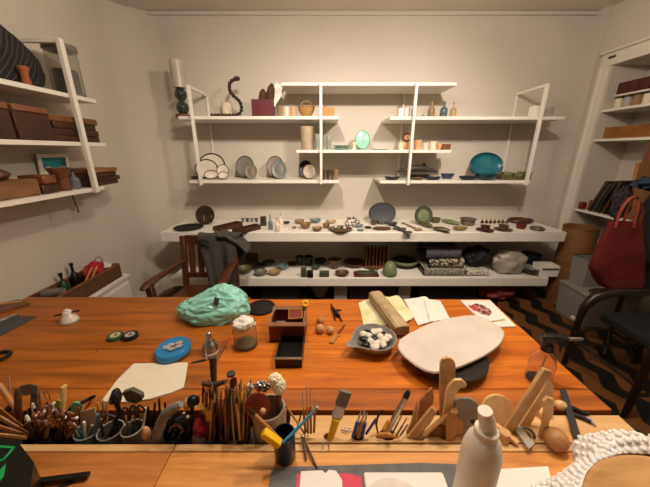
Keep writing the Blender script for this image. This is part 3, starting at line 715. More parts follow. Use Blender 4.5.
one('black_bag', MB().ball((x0, 3.02, z4+.11), (.15, .12, .11), 4, nz=.16, seed=5, flatbot=-.107), BLACKM, 'slumped black bag lying on the chain-patterned cloth', 'bag')
CLEARP = mat('clear_plastic', '#bdb4a6', .3, var=.12, trans=.35, scale=14)
t = thing('wrapped_package', 'bulky package wrapped in clear plastic on the lower tier', 'package', (Xat(508, 3.0, LZ), 3.0, LZ))
x, w, h = span(494, 523, 251, 2.95, LZ)
MB().ball((x, 3.0, LZ+h*.5), (w*.56, .14, h*.56), 4, nz=.12, seed=9, flatbot=-h*.5+.001).build('plastic_wrap', CLEARP, t)
MB().box((x, 3.0, LZ+h*.45), (w*.7, .16, h*.5), bev=.01).build('contents', CREAM, t, 'cream contents')
pot('big_glass_bowl', 'bowl', mat('blue_glass','#37475a',.2,var=.1,trans=.3), 'dark blue glass bowl behind the glass trays', 'bowl', 519, 538, 251, 3.15, LZ)
for i in range(3):
    pot('glass_tray', 'dish', mat('tray_glass','#aab0a4',.15,trans=.5), ('lowest','middle','top')[i]+' of the stacked glass trays on the lower tier', 'tray', 521, 538, 270, 2.95, LZ+i*.026, 'stacked glass trays', h=.024)
t = thing('white_carton', 'open white carton with dark stripes at the right end of the lower tier', 'box', (Xat(548, 2.9, LZ), 2.9, LZ))
x, w, h = span(539, 557, 266, 2.86, LZ)
m = MB(); m.box((x, 2.92, LZ+.004), (w, .14, .008))
for s_ in (-1, 1): m.box((x+s_*(w/2-.003), 2.92, LZ+h/2), (.006, .14, h)); m.box((x, 2.92+s_*.067, LZ+h/2), (w-.012, .006, h))
m.build('carton_body', PAPER, t)
MB().box((x, 2.8475, LZ+h*.72), (w*.9, .003, h*.14)).build('stripe', DGREY, t, 'dark stripe')
one('wire_coil', MB().torus((x, 2.92, LZ+.03), .045, .008, seg=20), BLACK, 'black coil of cable inside the white carton', 'cable')
# ------------------------------------------------------------------ stored under the bench, on the floor
for a, bb, tp, mm, lab in ((262,300,284,mat('dark_storage','#2a2522',.7),'dark storage box on the floor under the left of the bench'),(334,347,287,LGREY,'grey carton on the floor under the middle of the bench'),(349,395,283,mat('brown_storage','#2e2019',.7),'brown storage box on the floor under the middle of the bench'),(398,410,287,LGREY,'narrow grey carton on the floor under the bench'),(418,475,284,BLACKM,'black storage box on the floor under the right of the bench')):
    x, w, h = span(a, bb, tp, 2.95, 0)
    one('storage_box', MB().box((x, 3.1, .11), (w, .3, .22), bev=.006), mm, lab, 'box', 'boxes under the bench')
x, w, h = span(308, 331, 288, 2.95, 0)
one('floor_basin', MB().lathe('bowl', w/2, .25, (x, 3.05, 0), 28), GREY, 'grey basin on the floor under the bench', 'basin')
x = Xat(500, 2.95, .1)
one('red_bundle', MB().ball((x, 3.02, .1), (.2, .14, .1), 4, nz=.2, seed=12, flatbot=-.099), mat('rusty_cloth','#6e2a26',.9,var=.4,scale=12), 'crumpled reddish cloth bundle on the floor under the bench', 'cloth')
# ------------------------------------------------------------------ on the work tables
def tz(px, py, z=ZT): return on_z(px, py, z)
def sheetpoly(pts, z, th): return MB().prism([on_z(a, b_, z) for a, b_ in pts], (0, 0, th))
# teal plastic bag
c = tz(217, 315); t = thing('plastic_bag', 'crumpled teal plastic bag at the far side of the table', 'bag', (c.x, 1.46, ZT))
BAGM = mat('teal_film', '#a6ecdc', .22, var=.18, scale=7, trans=.2, bump=.3)
m = MB(); q = bmesh.ops.create_icosphere(m.bm, subdivisions=6, radius=1)['verts']
for v in q:
    n = v.co.copy()
    k = 1 + .16*noise.noise(n*1.6+Vector((4, 1, 2)))
    rd = 1-2*abs(noise.noise(Vector((n.x*3.1+1, n.y*5.1, n.z*4.2))));  rd2 = 1-2*abs(noise.noise(n*6+Vector((9, 3, 1))))
    k += .09*rd + .03*rd2
    z_ = max(n.z*k, -.42)
    xx = n.x*k
    top = .155*(1+.22*math.sin(xx*2.2+.5))
    v.co = Vector((xx*.180, n.y*k*.11, z_*top*.70))
    v.co = RZ(.12) @ v.co + Vector((Xat(218, 1.46, .8), 1.43, ZT+.046))
for v in q:
    if v.co.z < ZT+.001: v.co.z = ZT+.001
m.build('bag_film', BAGM, t)
p = on_y(217, 299, 1.37)
MB().prism([p+Vector(o) for o in ((-.012,-.03,-.02),(.012,-.03,-.028),(.02,-.02,.01),(-.002,-.02,.022))], (0, .004, 0)).build('printed_mark', mat('print_grey','#3f4a4c'), t, 'small grey printed mark')
# round black lid
c = tz(261.5, 308.5); t = thing('round_lid', 'round black lid lying flat beside the teal bag', 'lid', (c.x, c.y, ZT))
MB().lathe('disc', .083, .012, c, 36).build('lid_body', BLACKM, t)
MB().torus(c+Vector((0, 0, .012)), .078, .004, seg=36).build('rim', BLACK, t)
# glass jar
c = tz(246, 345); c.y += .0
t = thing('glass_jar', 'clear glass jar with a crumpled paper top', 'jar', (c.x, c.y, ZT))
JAR = mat('jar_glass', '#e9e4d4', .05, var=.02, trans=.95, ior=1.06)
MB().lathe([(0,0),(.9,0),(1,.04),(1,.72),(.93,.8),(.93,1),(.88,1),(.88,.8),(.94,.72),(.94,.07),(0,.05)], .056, .13, c, 28).build('glass_body', JAR, t, 'clear glass')
MB().lathe('solid', .048, .012, c+Vector((0,0,.008)), 24).build('contents', mat('jar_salt','#8d8a6e',.6,var=.3), t, 'greenish grey contents')
MB().ball(c+Vector((0, 0, 0.122)), (.048, .048, .03), 4, nz=.16, seed=3).build('paper_cover', mat('tissue','#ece4d6',.85,var=.1), t, 'crumpled white paper')
# wine-red box with its contents
yb, hb = 1.19, .098
x0, x1 = Xat(268.5, yb, .85), Xat(304.5, yb, .85); xm = (x0+x1)/2; w = x1-x0; dd = .155
t = thing('open_box', 'wine-brown open square box behind the black tray', 'box', (xm, yb+dd/2, ZT))
WINE = wood('wine_board', '#5b1f16', '#74301f', .4, 4, (2, 6, 6))
m = MB(); m.box((xm, yb+dd/2, ZT+.005), (w, dd, .01))
for s_ in (-1, 1):
    m.box((xm+s_*(w/2-.004), yb+dd/2, ZT+hb/2), (.008, dd, hb), bev=.001); m.box((xm, yb+dd/2+s_*(dd/2-.004), ZT+hb/2), (w-.016, .008, hb), bev=.001)
m.build('box_walls', WINE, t)
MB().torus((0,0,0), 1, .014, M=Matrix.Translation(Vector((xm, yb+dd/2, ZT+hb+.001)))@Matrix.Diagonal((w/2*1.38, dd/2*1.38, .1, 1))@RZ(PI/4), seg=4, rs=4).build('rim_edge', mat('worn_edge','#a5785a',.5), t, 'paler worn rim')
m = MB().box((xm+.043, yb+.10, ZT+.055), (.07, .075, .085), bev=.002)
one('small_inner_box', m, mat('burgundy2','#6b1420',.4), 'small dark red box standing inside the wine-brown box', 'box')
GOLD = mat('gold_edge', '#d9a441', .3, .8)
fc = Vector((xm+.035, yb+.085, ZT+.106))
t2 = thing('gilt_tile', 'small gold-edged frame lying on top inside the wine-brown box', 'frame', fc-Vector((0, 0, .006)))
Mf = Matrix.Translation(fc)@RX(.25)@RZ(.1)
m = MB()
for s_ in (-1, 1):
    m.box((s_*.034, 0, 0), (.004, .066, .008), M=Mf); m.box((0, s_*.031, 0), (.068, .004, .008), M=Mf)
m.build('frame_edge', GOLD, t2)
MB().box((0, 0, -.002), (.064, .058, .003), M=Mf).build('panel', mat('brick_panel','#7e2b1e',.5), t2, 'brick-red panel')
p = Vector((xm+.078, yb+.14, ZT+.03))
t2 = thing('yellow_sharpener', 'yellow-headed small tool sticking up from the wine-brown box', 'tool', p)
MB().tube([p, p+Vector((.002, 0, .09))], .005, 8).build('shaft', STEEL, t2)
MB().torus(p+Vector((.004, 0, .106)), .013, .006, M=RX(1.0), seg=16).build('head', YELLOW, t2, 'yellow ring head')
one('grey_card', MB().box((xm-.03, yb+.022, ZT+.06), (.045, .012, .09), bev=.001), GREY, 'small grey block inside the wine-brown box at its front', 'block')
# black tray in front
x0, x1 = Xat(275.5, 1.02, ZT), Xat(302, 1.02, ZT); xm = (x0+x1)/2; w = x1-x0; d0, d1, hh = 1.015, 1.185, .045
t = thing('black_tray', 'black open tray with a silver front edge before the wine-brown box', 'tray', (xm, 1.1, ZT))
m = MB(); m.box((xm, (d0+d1)/2, ZT+.004), (w, d1-d0, .008))
for s_ in (-1, 1): m.box((xm+s_*(w/2-.003), (d0+d1)/2, ZT+hh/2), (.006, d1-d0, hh))
m.box((xm, d0+.003, ZT+hh/2), (w-.012, .006, hh)); m.box((xm, d1-.003, ZT+hh/2), (w-.012, .006, hh))
m.build('tray_body', BLACK, t)
MB().box((xm, d0+.002, ZT+hh+.003), (w+.004, .012, .007), bev=.002).build('front_edge', STEEL, t, 'silver front edge')
# wooden balls
for a, b_, r, lab in ((320.3, 324, .020, 'wooden ball furthest from the camera of the three on the table'), (320, 332.5, .024, 'largest wooden ball, front left of the three'), (330, 333.5, .021, 'orange-toned wooden ball, front right of the three')):
    c = tz(a, b_); one('wooden_ball', MB().ball(c+Vector((0, 0, r)), r, 3), TOOLT if r < .021 else TOOLW, lab, 'ball', 'wooden balls on the table')
# black clip tool and little brush
c = tz(336, 316); t = thing('clamp_tool', 'black spidery metal clamp tool behind the wooden balls', 'tool', c)
z = Vector((0, 0, .012))
MB().tube([tz(332, 309)+z, tz(335, 314)+z, tz(339, 318)+z], [.009, .013, .01], 8).build('clamp_body', BLACK, t)
for a in (((333,311),(331,305)), ((336,312),(341,311)), ((338,316),(342,322)), ((334,315),(335,321))):
    MB().tube([tz(*a[0])+z, tz(*a[1])+Vector((0,0,.006))], [.006, .004], 6).build('arm', BLACK, t)
c = tz(338, 335); t = thing('small_chisel', 'small chisel-like brush with wooden handle lying before the balls', 'tool', c)
MB().tube([tz(344.5, 326)+z*.6, tz(337.5, 335)+z*.6], [.004, .006], 8).build('handle', TOOLB, t)
MB().bar(tz(337.5, 335)+z*.6, tz(331, 344)+z*.5, .022, .008, bev=.002).build('blade', TOOLT, t)
# paper towels, papers, block
PT = two_tone('lime_paper', '#d8d896', '#efe9c4', 'noise', 9, .85, .35, .6)
def wavy(pts, z, m, name, label, cat, group, amp=.006, seed=0):
    P_ = [on_z(a, b_, z) for a, b_ in pts]
    def f(u, v):
        a = P_[0].lerp(P_[1], u); b_ = P_[3].lerp(P_[2], u); p = a.lerp(b_, v)
        return p + Vector((.003*noise.noise(Vector((v*7, u*7, seed))), .004*noise.noise(Vector((u*6, v*6, seed+3))), amp*(.5+noise.noise(Vector((u*3+seed, v*3, seed))))))
    return one(name, MB().sheet(f, 14, 14, .0012), m, label, cat, group)
wavy([(358.5,303),(374,297),(405,324),(364,327.5)], ZT+.003, PT, 'paper_towel', 'lime and cream paper towel under the left side of the long block', 'paper', 'paper towels under the block', seed=1)
wavy([(379,297.5),(399,296),(414.5,317),(398,328)], ZT+.011, PT, 'paper_towel', 'lime paper towel under the right side of the long block', 'paper', 'paper towels under the block', seed=4)
wavy([(404,299.5),(426,297),(449,317),(418,326)], ZT+.004, PAPER, 'white_sheet', 'lower white paper sheet behind the plaster slab', 'paper', 'white sheets behind the slab', seed=7)
wavy([(424,299),(440,301),(450,319),(430,322)], ZT+.012, PAPER, 'white_sheet', 'upper white paper sheet behind the plaster slab', 'paper', 'white sheets behind the slab', seed=9)
a, b_ = tz(374.5, 297.5, ZT+.025), tz(402, 334, ZT+.025)
t = thing('long_block', 'long greyish wooden block box lying across the paper towels', 'block', (a+b_)/2-Vector((0, 0, .006)))
LB_ = wood('weathered_block', '#8f7350', '#c2a67c', .6, 6, (4, 4, 4))
MB().bar(a+Vector((0,0,.018)), b_+Vector((0,0,.018)), .078, .048, bev=.003).build('block_body', LB_, t)
d_ = (b_-a).normalized(); nn = Vector((-d_.y, d_.x, 0))
MB().bar(a+Vector((0,0,.0435)), b_+Vector((0,0,.0435)), .05, .003).build('lid_inlay', wood('inlay_wood','#a58a62','#cdb389',.6,6,(4,4,4)), t, 'paler sliding lid')
# spouted bowl
c = tz(374, 347); c.z = ZT
t = thing('spouted_bowl', 'grey spouted bowl full of black and white pebbles', 'bowl', c)
BW = mat('grey_glaze', '#8f8c86', .3, var=.12, coat=.3)
m = MB().lathe([(0,0),(.5,0),(.55,.06),(.82,.4),(1,1),(.95,1),(.78,.45),(.5,.14),(0,.12)], .104, .062, c, 56)
sd = math.radians(207)
for v in m.bm.verts:
    dx, dy = v.co.x-c.x, v.co.y-c.y; r = math.hypot(dx, dy)
    da = (math.atan2(dy, dx)-sd+PI) % (2*PI)-PI
    k = math.exp(-(da/.30)**2)*max(0, (v.co.z-c.z)/.062-.25)*1.0
    if r > .03:
        v.co.x += math.cos(sd)*k*.072; v.co.y += math.sin(sd)*k*.072
m.build('bowl_body', BW, t)
k = 0
PW, PB = mat('white_pebble', '#e6dccb', .5), mat('black_pebble', '#17161a', .3)
for (dx, dy, wh) in ((0,0,0),(.03,.012,1),(-.03,.015,1),(.012,-.03,1),(-.022,-.024,1),(.045,-.018,1),(.05,.03,0),(-.052,-.008,0),(.005,.045,1),(-.028,.05,0),(.03,.056,1),(.03,-.05,1),(-.008,-.055,1),(-.05,.032,1),(.066,.004,1),(-.045,-.045,0)):
    one('pebble', MB().ball(c+Vector((dx, dy, .046+.004*(k % 3))), (.023, .018, .014), 2, nz=.12, seed=k, M=RZ(k*1.3)), PW if wh else PB, ('white' if wh else 'black')+' pebble in the grey spouted bowl', 'pebble', ('white' if wh else 'black')+' pebbles in the spouted bowl'); k += 1
# plaster slab on a dark round stand that also stands in for the slab's shadow
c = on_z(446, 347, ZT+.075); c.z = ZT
t = thing('shadow_tray', 'dark round tray under the plaster slab, also standing in for its shadow', 'tray', c)
MB().lathe([(0,0),(.8,0),(.84,.2),(1,.6),(1,1),(0,1)], .172, .05, c, 48).build('tray_body', mat('tray_shadow_dark','#1d130e',.5), t)
ol = [(397.5,346),(399.5,340),(408,334.5),(420,328),(433,322.5),(448,318.5),(464,316),(477,315.5),(486,318.5),(493,323),(500,327.5),(504.5,332),(504,338),(500,344.5),(493,350.5),(484,356),(474,361),(463,366),(452,369.5),(443,372),(434,373),(425,370.5),(415,365),(405,357),(399.5,351)]
P_ = [on_z(a, b_, ZT+.075) for a, b_ in ol]
cen = sum(P_, Vector())/len(P_)
m = MB(); bm = m.bm; n = len(P_); rings = []
for k, (sc_, dz) in enumerate(((.90, -.022), (1.0, -.006), (1.0, .0), (.985, .004), (.8, .001), (.5, -.001), (.2, -.001))):
    rings.append([bm.verts.new((cen.x+(p.x-cen.x)*sc_, cen.y+(p.y-cen.y)*sc_, ZT+.075+dz+(.0035*noise.noise(Vector((p.x*sc_*14, p.y*sc_*14, 0))) if k > 1 else 0))) for p in P_])
for r0, r1 in zip(rings, rings[1:]):
    for i in range(n): bm.faces.new((r0[i], r0[(i+1) % n], r1[(i+1) % n], r1[i]))
bm.faces.new(rings[-1]); bm.faces.new(list(reversed(rings[0])))
one('plaster_slab', m, mat('plaster_pale','#d8ccbf',.85,var=.06,scale=9,bump=.15), 'large irregular pale plaster slab resting on the dark round tray', 'slab')
# booklet
t = thing('booklet', 'white booklet with a printed red and black picture near the far right table edge', 'booklet', tz(487, 314))
ol = [(460,301.5),(489.5,301.5),(516,327.5),(488,328.5)]
sheetpoly(ol, ZT+.0005, .009).build('pages', PAPER, t)
def inq(u, v, z=ZT+.0105):
    P4 = [on_z(a, b_, z) for a, b_ in ol]; return P4[0].lerp(P4[1], u).lerp(P4[3].lerp(P4[2], u), v)
m = MB(); m.prism([inq(.2+.28*(.5+.5*math.cos(2*PI*i/16))*1.9, .33+.24*math.sin(2*PI*i/16)) for i in range(16)], (0, 0, .0006)); m.build('printed_picture', two_tone('print_mix','#4a2a24','#c98f7e','noise',55,.7), t, 'red-brown printed oval')
m = MB(); m.prism([inq(.12, .18), inq(.34, .16), inq(.34, .34), inq(.15, .40)], (0, 0, .0012)); m.build('printed_patch', mat('print_red','#c2473f',.7), t, 'red printed patch')
m = MB(); m.prism([inq(.2, .78), inq(.9, .7), inq(.92, .74), inq(.2, .83)], (0, 0, .0008)); m.build('printed_line', mat('print_green','#b9b36a',.7), t, 'olive printed line')
# spray bottle
c = tz(538, 379); c.z = ZT
t = thing('spray_bottle', 'clear spray bottle with black trigger head near the right table edge', 'bottle', c)
MB().lathe([(0,0),(.9,0),(1,.05),(1,.5),(.85,.72),(.42,.92),(.4,1),(.34,1),(.36,.9),(.8,.7),(.94,.5),(.94,.06),(0,.04)], .047, .150, c, 28).build('bottle_body', mat('pet_clear','#f4ebe2',.06,var=.02,trans=.95,ior=1.08), t, 'clear plastic body')
z0 = c.z+.118
MB().lathe('solid', .021, .03, c+Vector((0,0,.143)), 18).build('collar', BLACK, t)
hd = c+Vector((-.004, 0, .190))
m = MB(); m.box(hd+Vector((.018, -.004, .012)), (.095, .034, .03), rz=-.12, bev=.006); m.box(hd+Vector((.0, 0, -.006)), (.03, .028, .03), bev=.004)
m.build('spray_head', BLACK, t)
MB().tube([hd+Vector((.06, -.01, .012)), hd+Vector((.115, -.018, .018))], [.009, .007], 10).build('nozzle', STEEL, t, 'pale nozzle')
MB().tube([hd+Vector((.03, -.006, .0)), hd+Vector((.045, -.01, -.02)), hd+Vector((.05, -.012, -.045))], [.007, .006, .004], 8).build('trigger', BLACK, t)
MB().tube([c+Vector((0,0,.01)), c+Vector((.005, 0, .12))], .003, 6).build('dip_tube', LGREY, t)
# blue lid
c = tz(174.5, 354); c.z = ZT
t = thing('blue_tin', 'round blue lidded tin tilted on the table with grey shards on top', 'tin', c)
Mb = RX(.09)@RY(-.06)
BT = mat('blue_tin', '#2a7fb8', .35, var=.15)
MB().lathe([(0,0),(.85,0),(.97,.15),(1,.4),(.97,.8),(.88,1),(.78,.94),(0,.9)], .077, .034, c+Vector((0,0,.010)), 40, M=Mb).build('tin_body', BT, t)
for i, (dx, dy) in enumerate(((-.008,.006),(.02,.016),(.004,-.02),(.03,-.004),(-.024,-.008))):
    one('grey_shard', MB().ball(c+Vector((dx, dy, .046+dy*.09+dx*.06)), (.02, .014, .006), 1, nz=.3, seed=i), LGREY, 'grey shard lying on the blue tin', 'shard', 'shards on the blue tin')
# chrome lamp bottle with its wire, white burner
c = tz(211, 351); c.z = ZT
t = thing('spirit_lamp', 'chrome bell-shaped spirit lamp beside the glass jar', 'lamp', c)
MB().lathe([(0,0),(.95,0),(1,.05),(.96,.35),(.75,.55),(.6,.6),(.42,.78),(.3,.8),(.3,.86),(.38,.88),(.34,1),(0,1)], .036, .088, c, 28).build('lamp_body', STEEL, t)
MB().torus(c+Vector((0,0,.09)), .009, .004, M=RX(PI/2), seg=16).build('cap_ring', STEEL, t)
MB().lathe('disc', .040, .006, c, 28).build('base_plate', LGREY, t)
t = thing('bent_rod', 'thin dark bent metal rod lying in front of the chrome lamp', 'rod', tz(203, 362))
MB().tube([tz(191, 363.5)+Vector((0,0,.004)), tz(204, 361)+Vector((0,0,.006)), tz(212, 358)+Vector((0,0,.005))], [.002, .006, .004], 8).build('rod', DGREY, t)
MB().tube([tz(207, 361)+Vector((0,0,.006)), tz(206, 355)+Vector((0,0,.02))], .003, 6).build('branch', STEEL, t)
c = tz(70, 321); c.z = ZT
t = thing('porcelain_pourer', 'white porcelain stoppered pot with a dark rod through it at the far left', 'pot', c)
MB().lathe([(0,0),(.9,0),(1,.06),(.94,.34),(.55,.6),(.5,.64),(.62,.68),(.5,.84),(.3,.9),(.3,.96),(.2,1),(0,1)], .039, .074, c, 28).build('pot_body', mat('porcelain','#e6e0d4',.25,var=.03), t)
MB().tube([c+Vector((-.065, -.01, .040)), c+Vector((.06, .01, .060))], .005, 8).build('rod', BLACK, t, 'dark rod')
MB().lathe('disc', .045, .008, c, 28).build('glass_foot', LGREY, t)
for a, b_, mo, mi, lab in ((116, 338, mat('tape_green','#2f5a3a',.5), mat('tape_core','#c7b790',.7), 'green-edged tape roll lying on the red-brown table'), (130.5, 337.5, BLACK, LGREY, 'black tape roll lying beside the green-edged one')):
    c = tz(a, b_); c.z = ZT
    t = thing('tape_roll', lab, 'tape', c, 'tape rolls')
    MB().lathe('ring', .036, .018, c, 28).build('tape', mo, t)
    MB().lathe([(.3,0),(.62,0),(.62,1.05),(.3,1.05),(.3,0)], .036, .018, c, 24).build('core', mi, t)
one('tiny_screw', MB().lathe('disc', .006, .006, tz(97, 352), 8), STEEL, 'tiny bright screw on the red-brown table', 'screw')
# white board
ol = [(101.5,402.5),(117,381.5),(134,364.5),(188,363.5),(186,377),(183.5,388.5),(172,393.5),(150,400),(128,403)]
one('white_board', sheetpoly(ol, ZT+.0005, .006), mat('primed_board','#e6dcc6',.8,var=.03), 'cream-white board with a torn edge lying behind the tool cups', 'board')
# left edge: grey mats, strip, ring
one('cutting_mat', sheetpoly([(0,336.5),(37,317),(20,316.5),(-22,329),(-25,336)], ZT+.0005, .004), mat('slate_mat','#4a4a48',.7), 'dark grey cutting mat at the left end of the table', 'mat')
t = thing('wood_strip', 'brown wooden board with a pale edge at the far left of the table', 'board', tz(5, 309))
sheetpoly([(-18,312),(0,314),(31,304.5),(20,301),(-5,306)], ZT+.0005, .012).build('board', MIDW, t)
MB().bar(tz(-8, 307.5)+Vector((0,0,.016)), tz(22, 303.5)+Vector((0,0,.016)), .008, .006).build('pale_edge', PALEW, t)
one('steel_ruler', MB().bar(tz(-10, 327)+Vector((0,0,.012)), tz(18.5, 316)+Vector((0,0,.012)), .03, .012, bev=.001), STEEL, 'steel bar lying on the dark cutting mat', 'ruler')
c = tz(0, 358); c.z = ZT
one('black_ring', MB().torus(c+Vector((0,0,.008)), .035, .008, seg=28), BLACK, 'black ring lying at the left picture edge of the table', 'ring')
# ------------------------------------------------------------------ near strip of the table
one('grey_mat', sheetpoly([(272,469),(285,467.5),(420,463.5),(462,465),(470,520),(262,520)], ZT+.0005, .003), mat('grey_felt','#6d6d6b',.85,var=.15,scale=30), 'grey mat at the near edge between the dark cup and the white bottle', 'mat')
one('pink_card', sheetpoly([(297,474),(345,473.5),(362,477),(362,520),(294,520)], ZT+.004, .002), mat('pink_card','#d8455a',.6), 'pink card peeking out under the white papers', 'card')
one('torn_paper', sheetpoly([(301,471.5),(322,470.5),(325.5,473.5),(329,470),(336,471),(342,480),(344,520),(297,520)], ZT+.0065, .0015), PAPER, 'torn white paper on top of the pink card', 'paper')
t = thing('white_tray', 'white rounded tray with a round disc at the near table edge', 'tray', tz(400, 500))
a, b_ = tz(372, 471.5, ZT+.012), tz(441, 471.5, ZT+.012)
MB().box(((a.x+b_.x)/2-.01, a.y-.14, ZT+.008), (b_.x-a.x+.03, .28, .010), bev=.0045).build('tray_base', PAPER, t)
MB().lathe('disc', .095, .004, ((a.x+b_.x)/2-.055, a.y-.115, ZT+.0135), 40).build('disc', mat('disc_white','#ded6c8',.6), t)
one('paper_stack', sheetpoly([(492,470),(548,467),(560,520),(488,520)], ZT+.0005, .003), PAPER, 'white paper at the near edge right of the squeeze bottle', 'paper')
# squeeze bottle
bx_, by_ = Xat(477.5, .50, .9), .50
t = thing('squeeze_bottle', 'white translucent squeeze bottle with a bent nozzle in the foreground', 'bottle', (bx_, by_, ZT+.004))
SQ = mat('translucent_white', '#e2dac8', .4, var=.04, sss=.35)
MB().lathe([(0,0),(.92,0),(1,.03),(1,.74),(.96,.83),(.82,.93),(.5,1),(0,1)], .0445, .262, (bx_, by_, ZT+.004), 36).build('bottle_body', SQ, t)
MB().lathe('solid', .026, .02, (bx_, by_, ZT+.262), 24).build('collar', SQ, t)
p0 = Vector((bx_+.006, by_, ZT+.272)); p1 = on_y(485, 410.5, .50)
MB().tube([p0, p0.lerp(p1, .5), p1], [.0185, .018, .0155], 14).build('nozzle', SQ, t)
# device at the lower left
P_ = [on_z(a, b_, ZT+.085) for a, b_ in ((-20, 437), (17.5, 441), (34, 462.5), (30, 490), (-30, 495))]
t = thing('black_device', 'black boxy device with green markings at the lower left corner', 'device', tz(5, 470))
MB().prism([Vector((p.x, p.y, ZT+.001)) for p in P_], (0, 0, .084)).build('housing', BLACK, t)
def lw_(pts, w_): 
    m = MB()
    for a, b_ in zip(pts, pts[1:]): m.bar(a, b_, w_, .0015)
    return m
zt_ = ZT+.0862
g = mat('green_print', '#19a35a', .5)
lw_([on_z(a, b_, zt_) for a, b_ in ((-8, 446), (14, 447.5), (3, 460), (-10, 461))], .006).build('green_outline', g, t, 'green outline')
MB().prism([on_z(a, b_, zt_) for a, b_ in ((-6, 489), (-4, 474), (6, 464), (4, 476))], (0, 0, .0012)).build('green_wedge', g, t, 'green wedge')
q = on_z(27, 479, ZT+.03)
MB().ball(q+Vector((.012, 0, 0)), (.012, .012, .012), 2).build('button', mat('button_red','#a3152c',.4), t, 'dark red button')
a, b_ = on_z(34, 482, ZT+.012), on_z(89, 475, ZT+.012)
t = thing('flat_black_tool', 'flat black tool lying on the near red-brown table', 'tool', (a+b_)/2-Vector((0,0,.012)))
MB().bar(a, b_, .017, .012, bev=.002).build('grip', BLACK, t)
MB().bar(tz(58, 487, ZT+.005), tz(80, 479, ZT+.005), .006, .005).build('side_rod', BLACK, t)
# bubble-wrapped bowl
cx, cy, R0 = .84, .28, .30
t = thing('wooden_bowl', 'big wooden bowl turned over in bubble wrap at the lower right', 'bowl', (cx, cy, ZT))
MB().lathe([(0,.0),(1,0),(1.0,.12),(.995,.6),(.98,.93),(.955,1),(.9,1.0),(.88,.96),(.5,.98),(0,.98)], R0, .10, (cx, cy, ZT+.004), 72).build('bowl_body', wood('turned_wood','#a8743c','#d6a468',.45,5,(2,8,8)), t)
BW_ = mat('bubble_film', '#fbf9f5', .12, var=.02, trans=.15, ior=1.3)
m = MB()
a0, a1 = math.radians(8), math.radians(172)
def sstep(x): x = max(0, min(1, x)); return x*x*(3-2*x)
def fw(u, v):
    a = a0+(a1-a0)*u; d_ = math.degrees(a)
    k = 1-.62*sstep((d_-91)/17) + .45*sstep((d_-118)/25)
    hz = 1-.35*sstep((d_-80)/40)
    r = R0*.965+.125*k*v
    z_ = .104*hz*(1-v**2.3) + .026*math.sin(min(1, v*1.25)*PI)*hz + .002
    r *= 1+.012*noise.noise(Vector((a*6, v*2, 0))); z_ *= 1+.14*noise.noise(Vector((a*7, v*2, 5)))
    if v < .3: z_ = max(z_, .106*(1-v/.3)+z_*v/.3)
    return Vector((cx+r*math.cos(a), cy+r*math.sin(a), ZT+z_))
m.sheet(fw, 90, 10, .0012)
for j in range(7):
    v = (j+.5)/7.3
    for i in range(42):
        p = fw((i+.5*(j % 2)+.2)/42.8, v); m.ball(p, (.0088, .0088, .0065), 2)
one('bubble_wrap', m, BW_, 'clear bubble wrap bunched around the turned-over wooden bowl', 'packaging')
# ------------------------------------------------------------------ the tool well: cups and tools (they stand in the well, planes of depth Y about 0.73)
WZ = ZT-.065
def well_cup(label, px0, px1, pyrim, Y, m, rimm=None, zb=WZ, prof='glass', grp='cups in the tool well', name='tool_cup'):
    zt = on_y((px0+px1)/2, pyrim, Y).z
    x0, x1 = Xat(px0, Y, zt), Xat(px1, Y, zt); x = (x0+x1)/2; w = min(x1-x0, .112); Y = min(max(Y, .6775+w/2), .790-w/2)
    t = thing(name, label, 'cup', (x, Y, zb), grp)
    MB().lathe(prof, w/2, zt-zb, (x, Y, zb), 28).build('cup_body', m, t)
    if rimm: MB().torus((x, Y, zt), w/2*.97, .0022, seg=28, rs=6).build('rim', rimm, t, 'pale rim')
    return t
def P3(px, py, Y): return on_y(px, py, Y)
def stick(name, label, cat, a, b, r, m, Y0=.73, Y1=.73, tip=None, tipm=None, tf=.2, group=None, r1=None, flat=1, partname='handle', tipname='tip', tr=None):
    if a[0] > 300: Y0 -= .034; Y1 -= .03
    p, q = P3(*a, Y0), P3(*b, Y1)
    k = .80/285
    r0_ = r*k; r1_ = (r1 if r1 is not None else r)*k
    if tip is None:
        return one(name, MB().tube([p, p.lerp(q, .5), q], [r0_, (r0_+r1_)/2, r1_], 10, flat=flat), m, label, cat, group)
    t = thing(name, label, cat, p, group)
    c = p.lerp(q, 1-tf)
    MB().tube([p, c], [r0_, r1_], 10, flat=flat).build(partname, m, t)
    tr0 = (tr if tr is not None else r)*k
    MB().tube([c, c.lerp(q, .6), q], [tr0, tr0*.95, tr0*.55], 10, flat=flat).build(tipname, tipm or STEEL, t)
    return t
def flatpiece(name, label, cat, pts, m, Y=.73, th=.008, group=None, lean=0, hole=None):
    """outline standing in the well; lean moves the top of it back (metres per 100 px of height)"""
    yb_ = max(b_ for a, b_ in pts)
    if pts[0][0] > 400 and Y > .70: Y -= .022
    P_ = [P3(a, b_, Y+lean*(yb_-b_)/100) for a, b_ in pts]
    return one(name, MB().prism(P_, (0, th, 0)), m, label, cat, group)
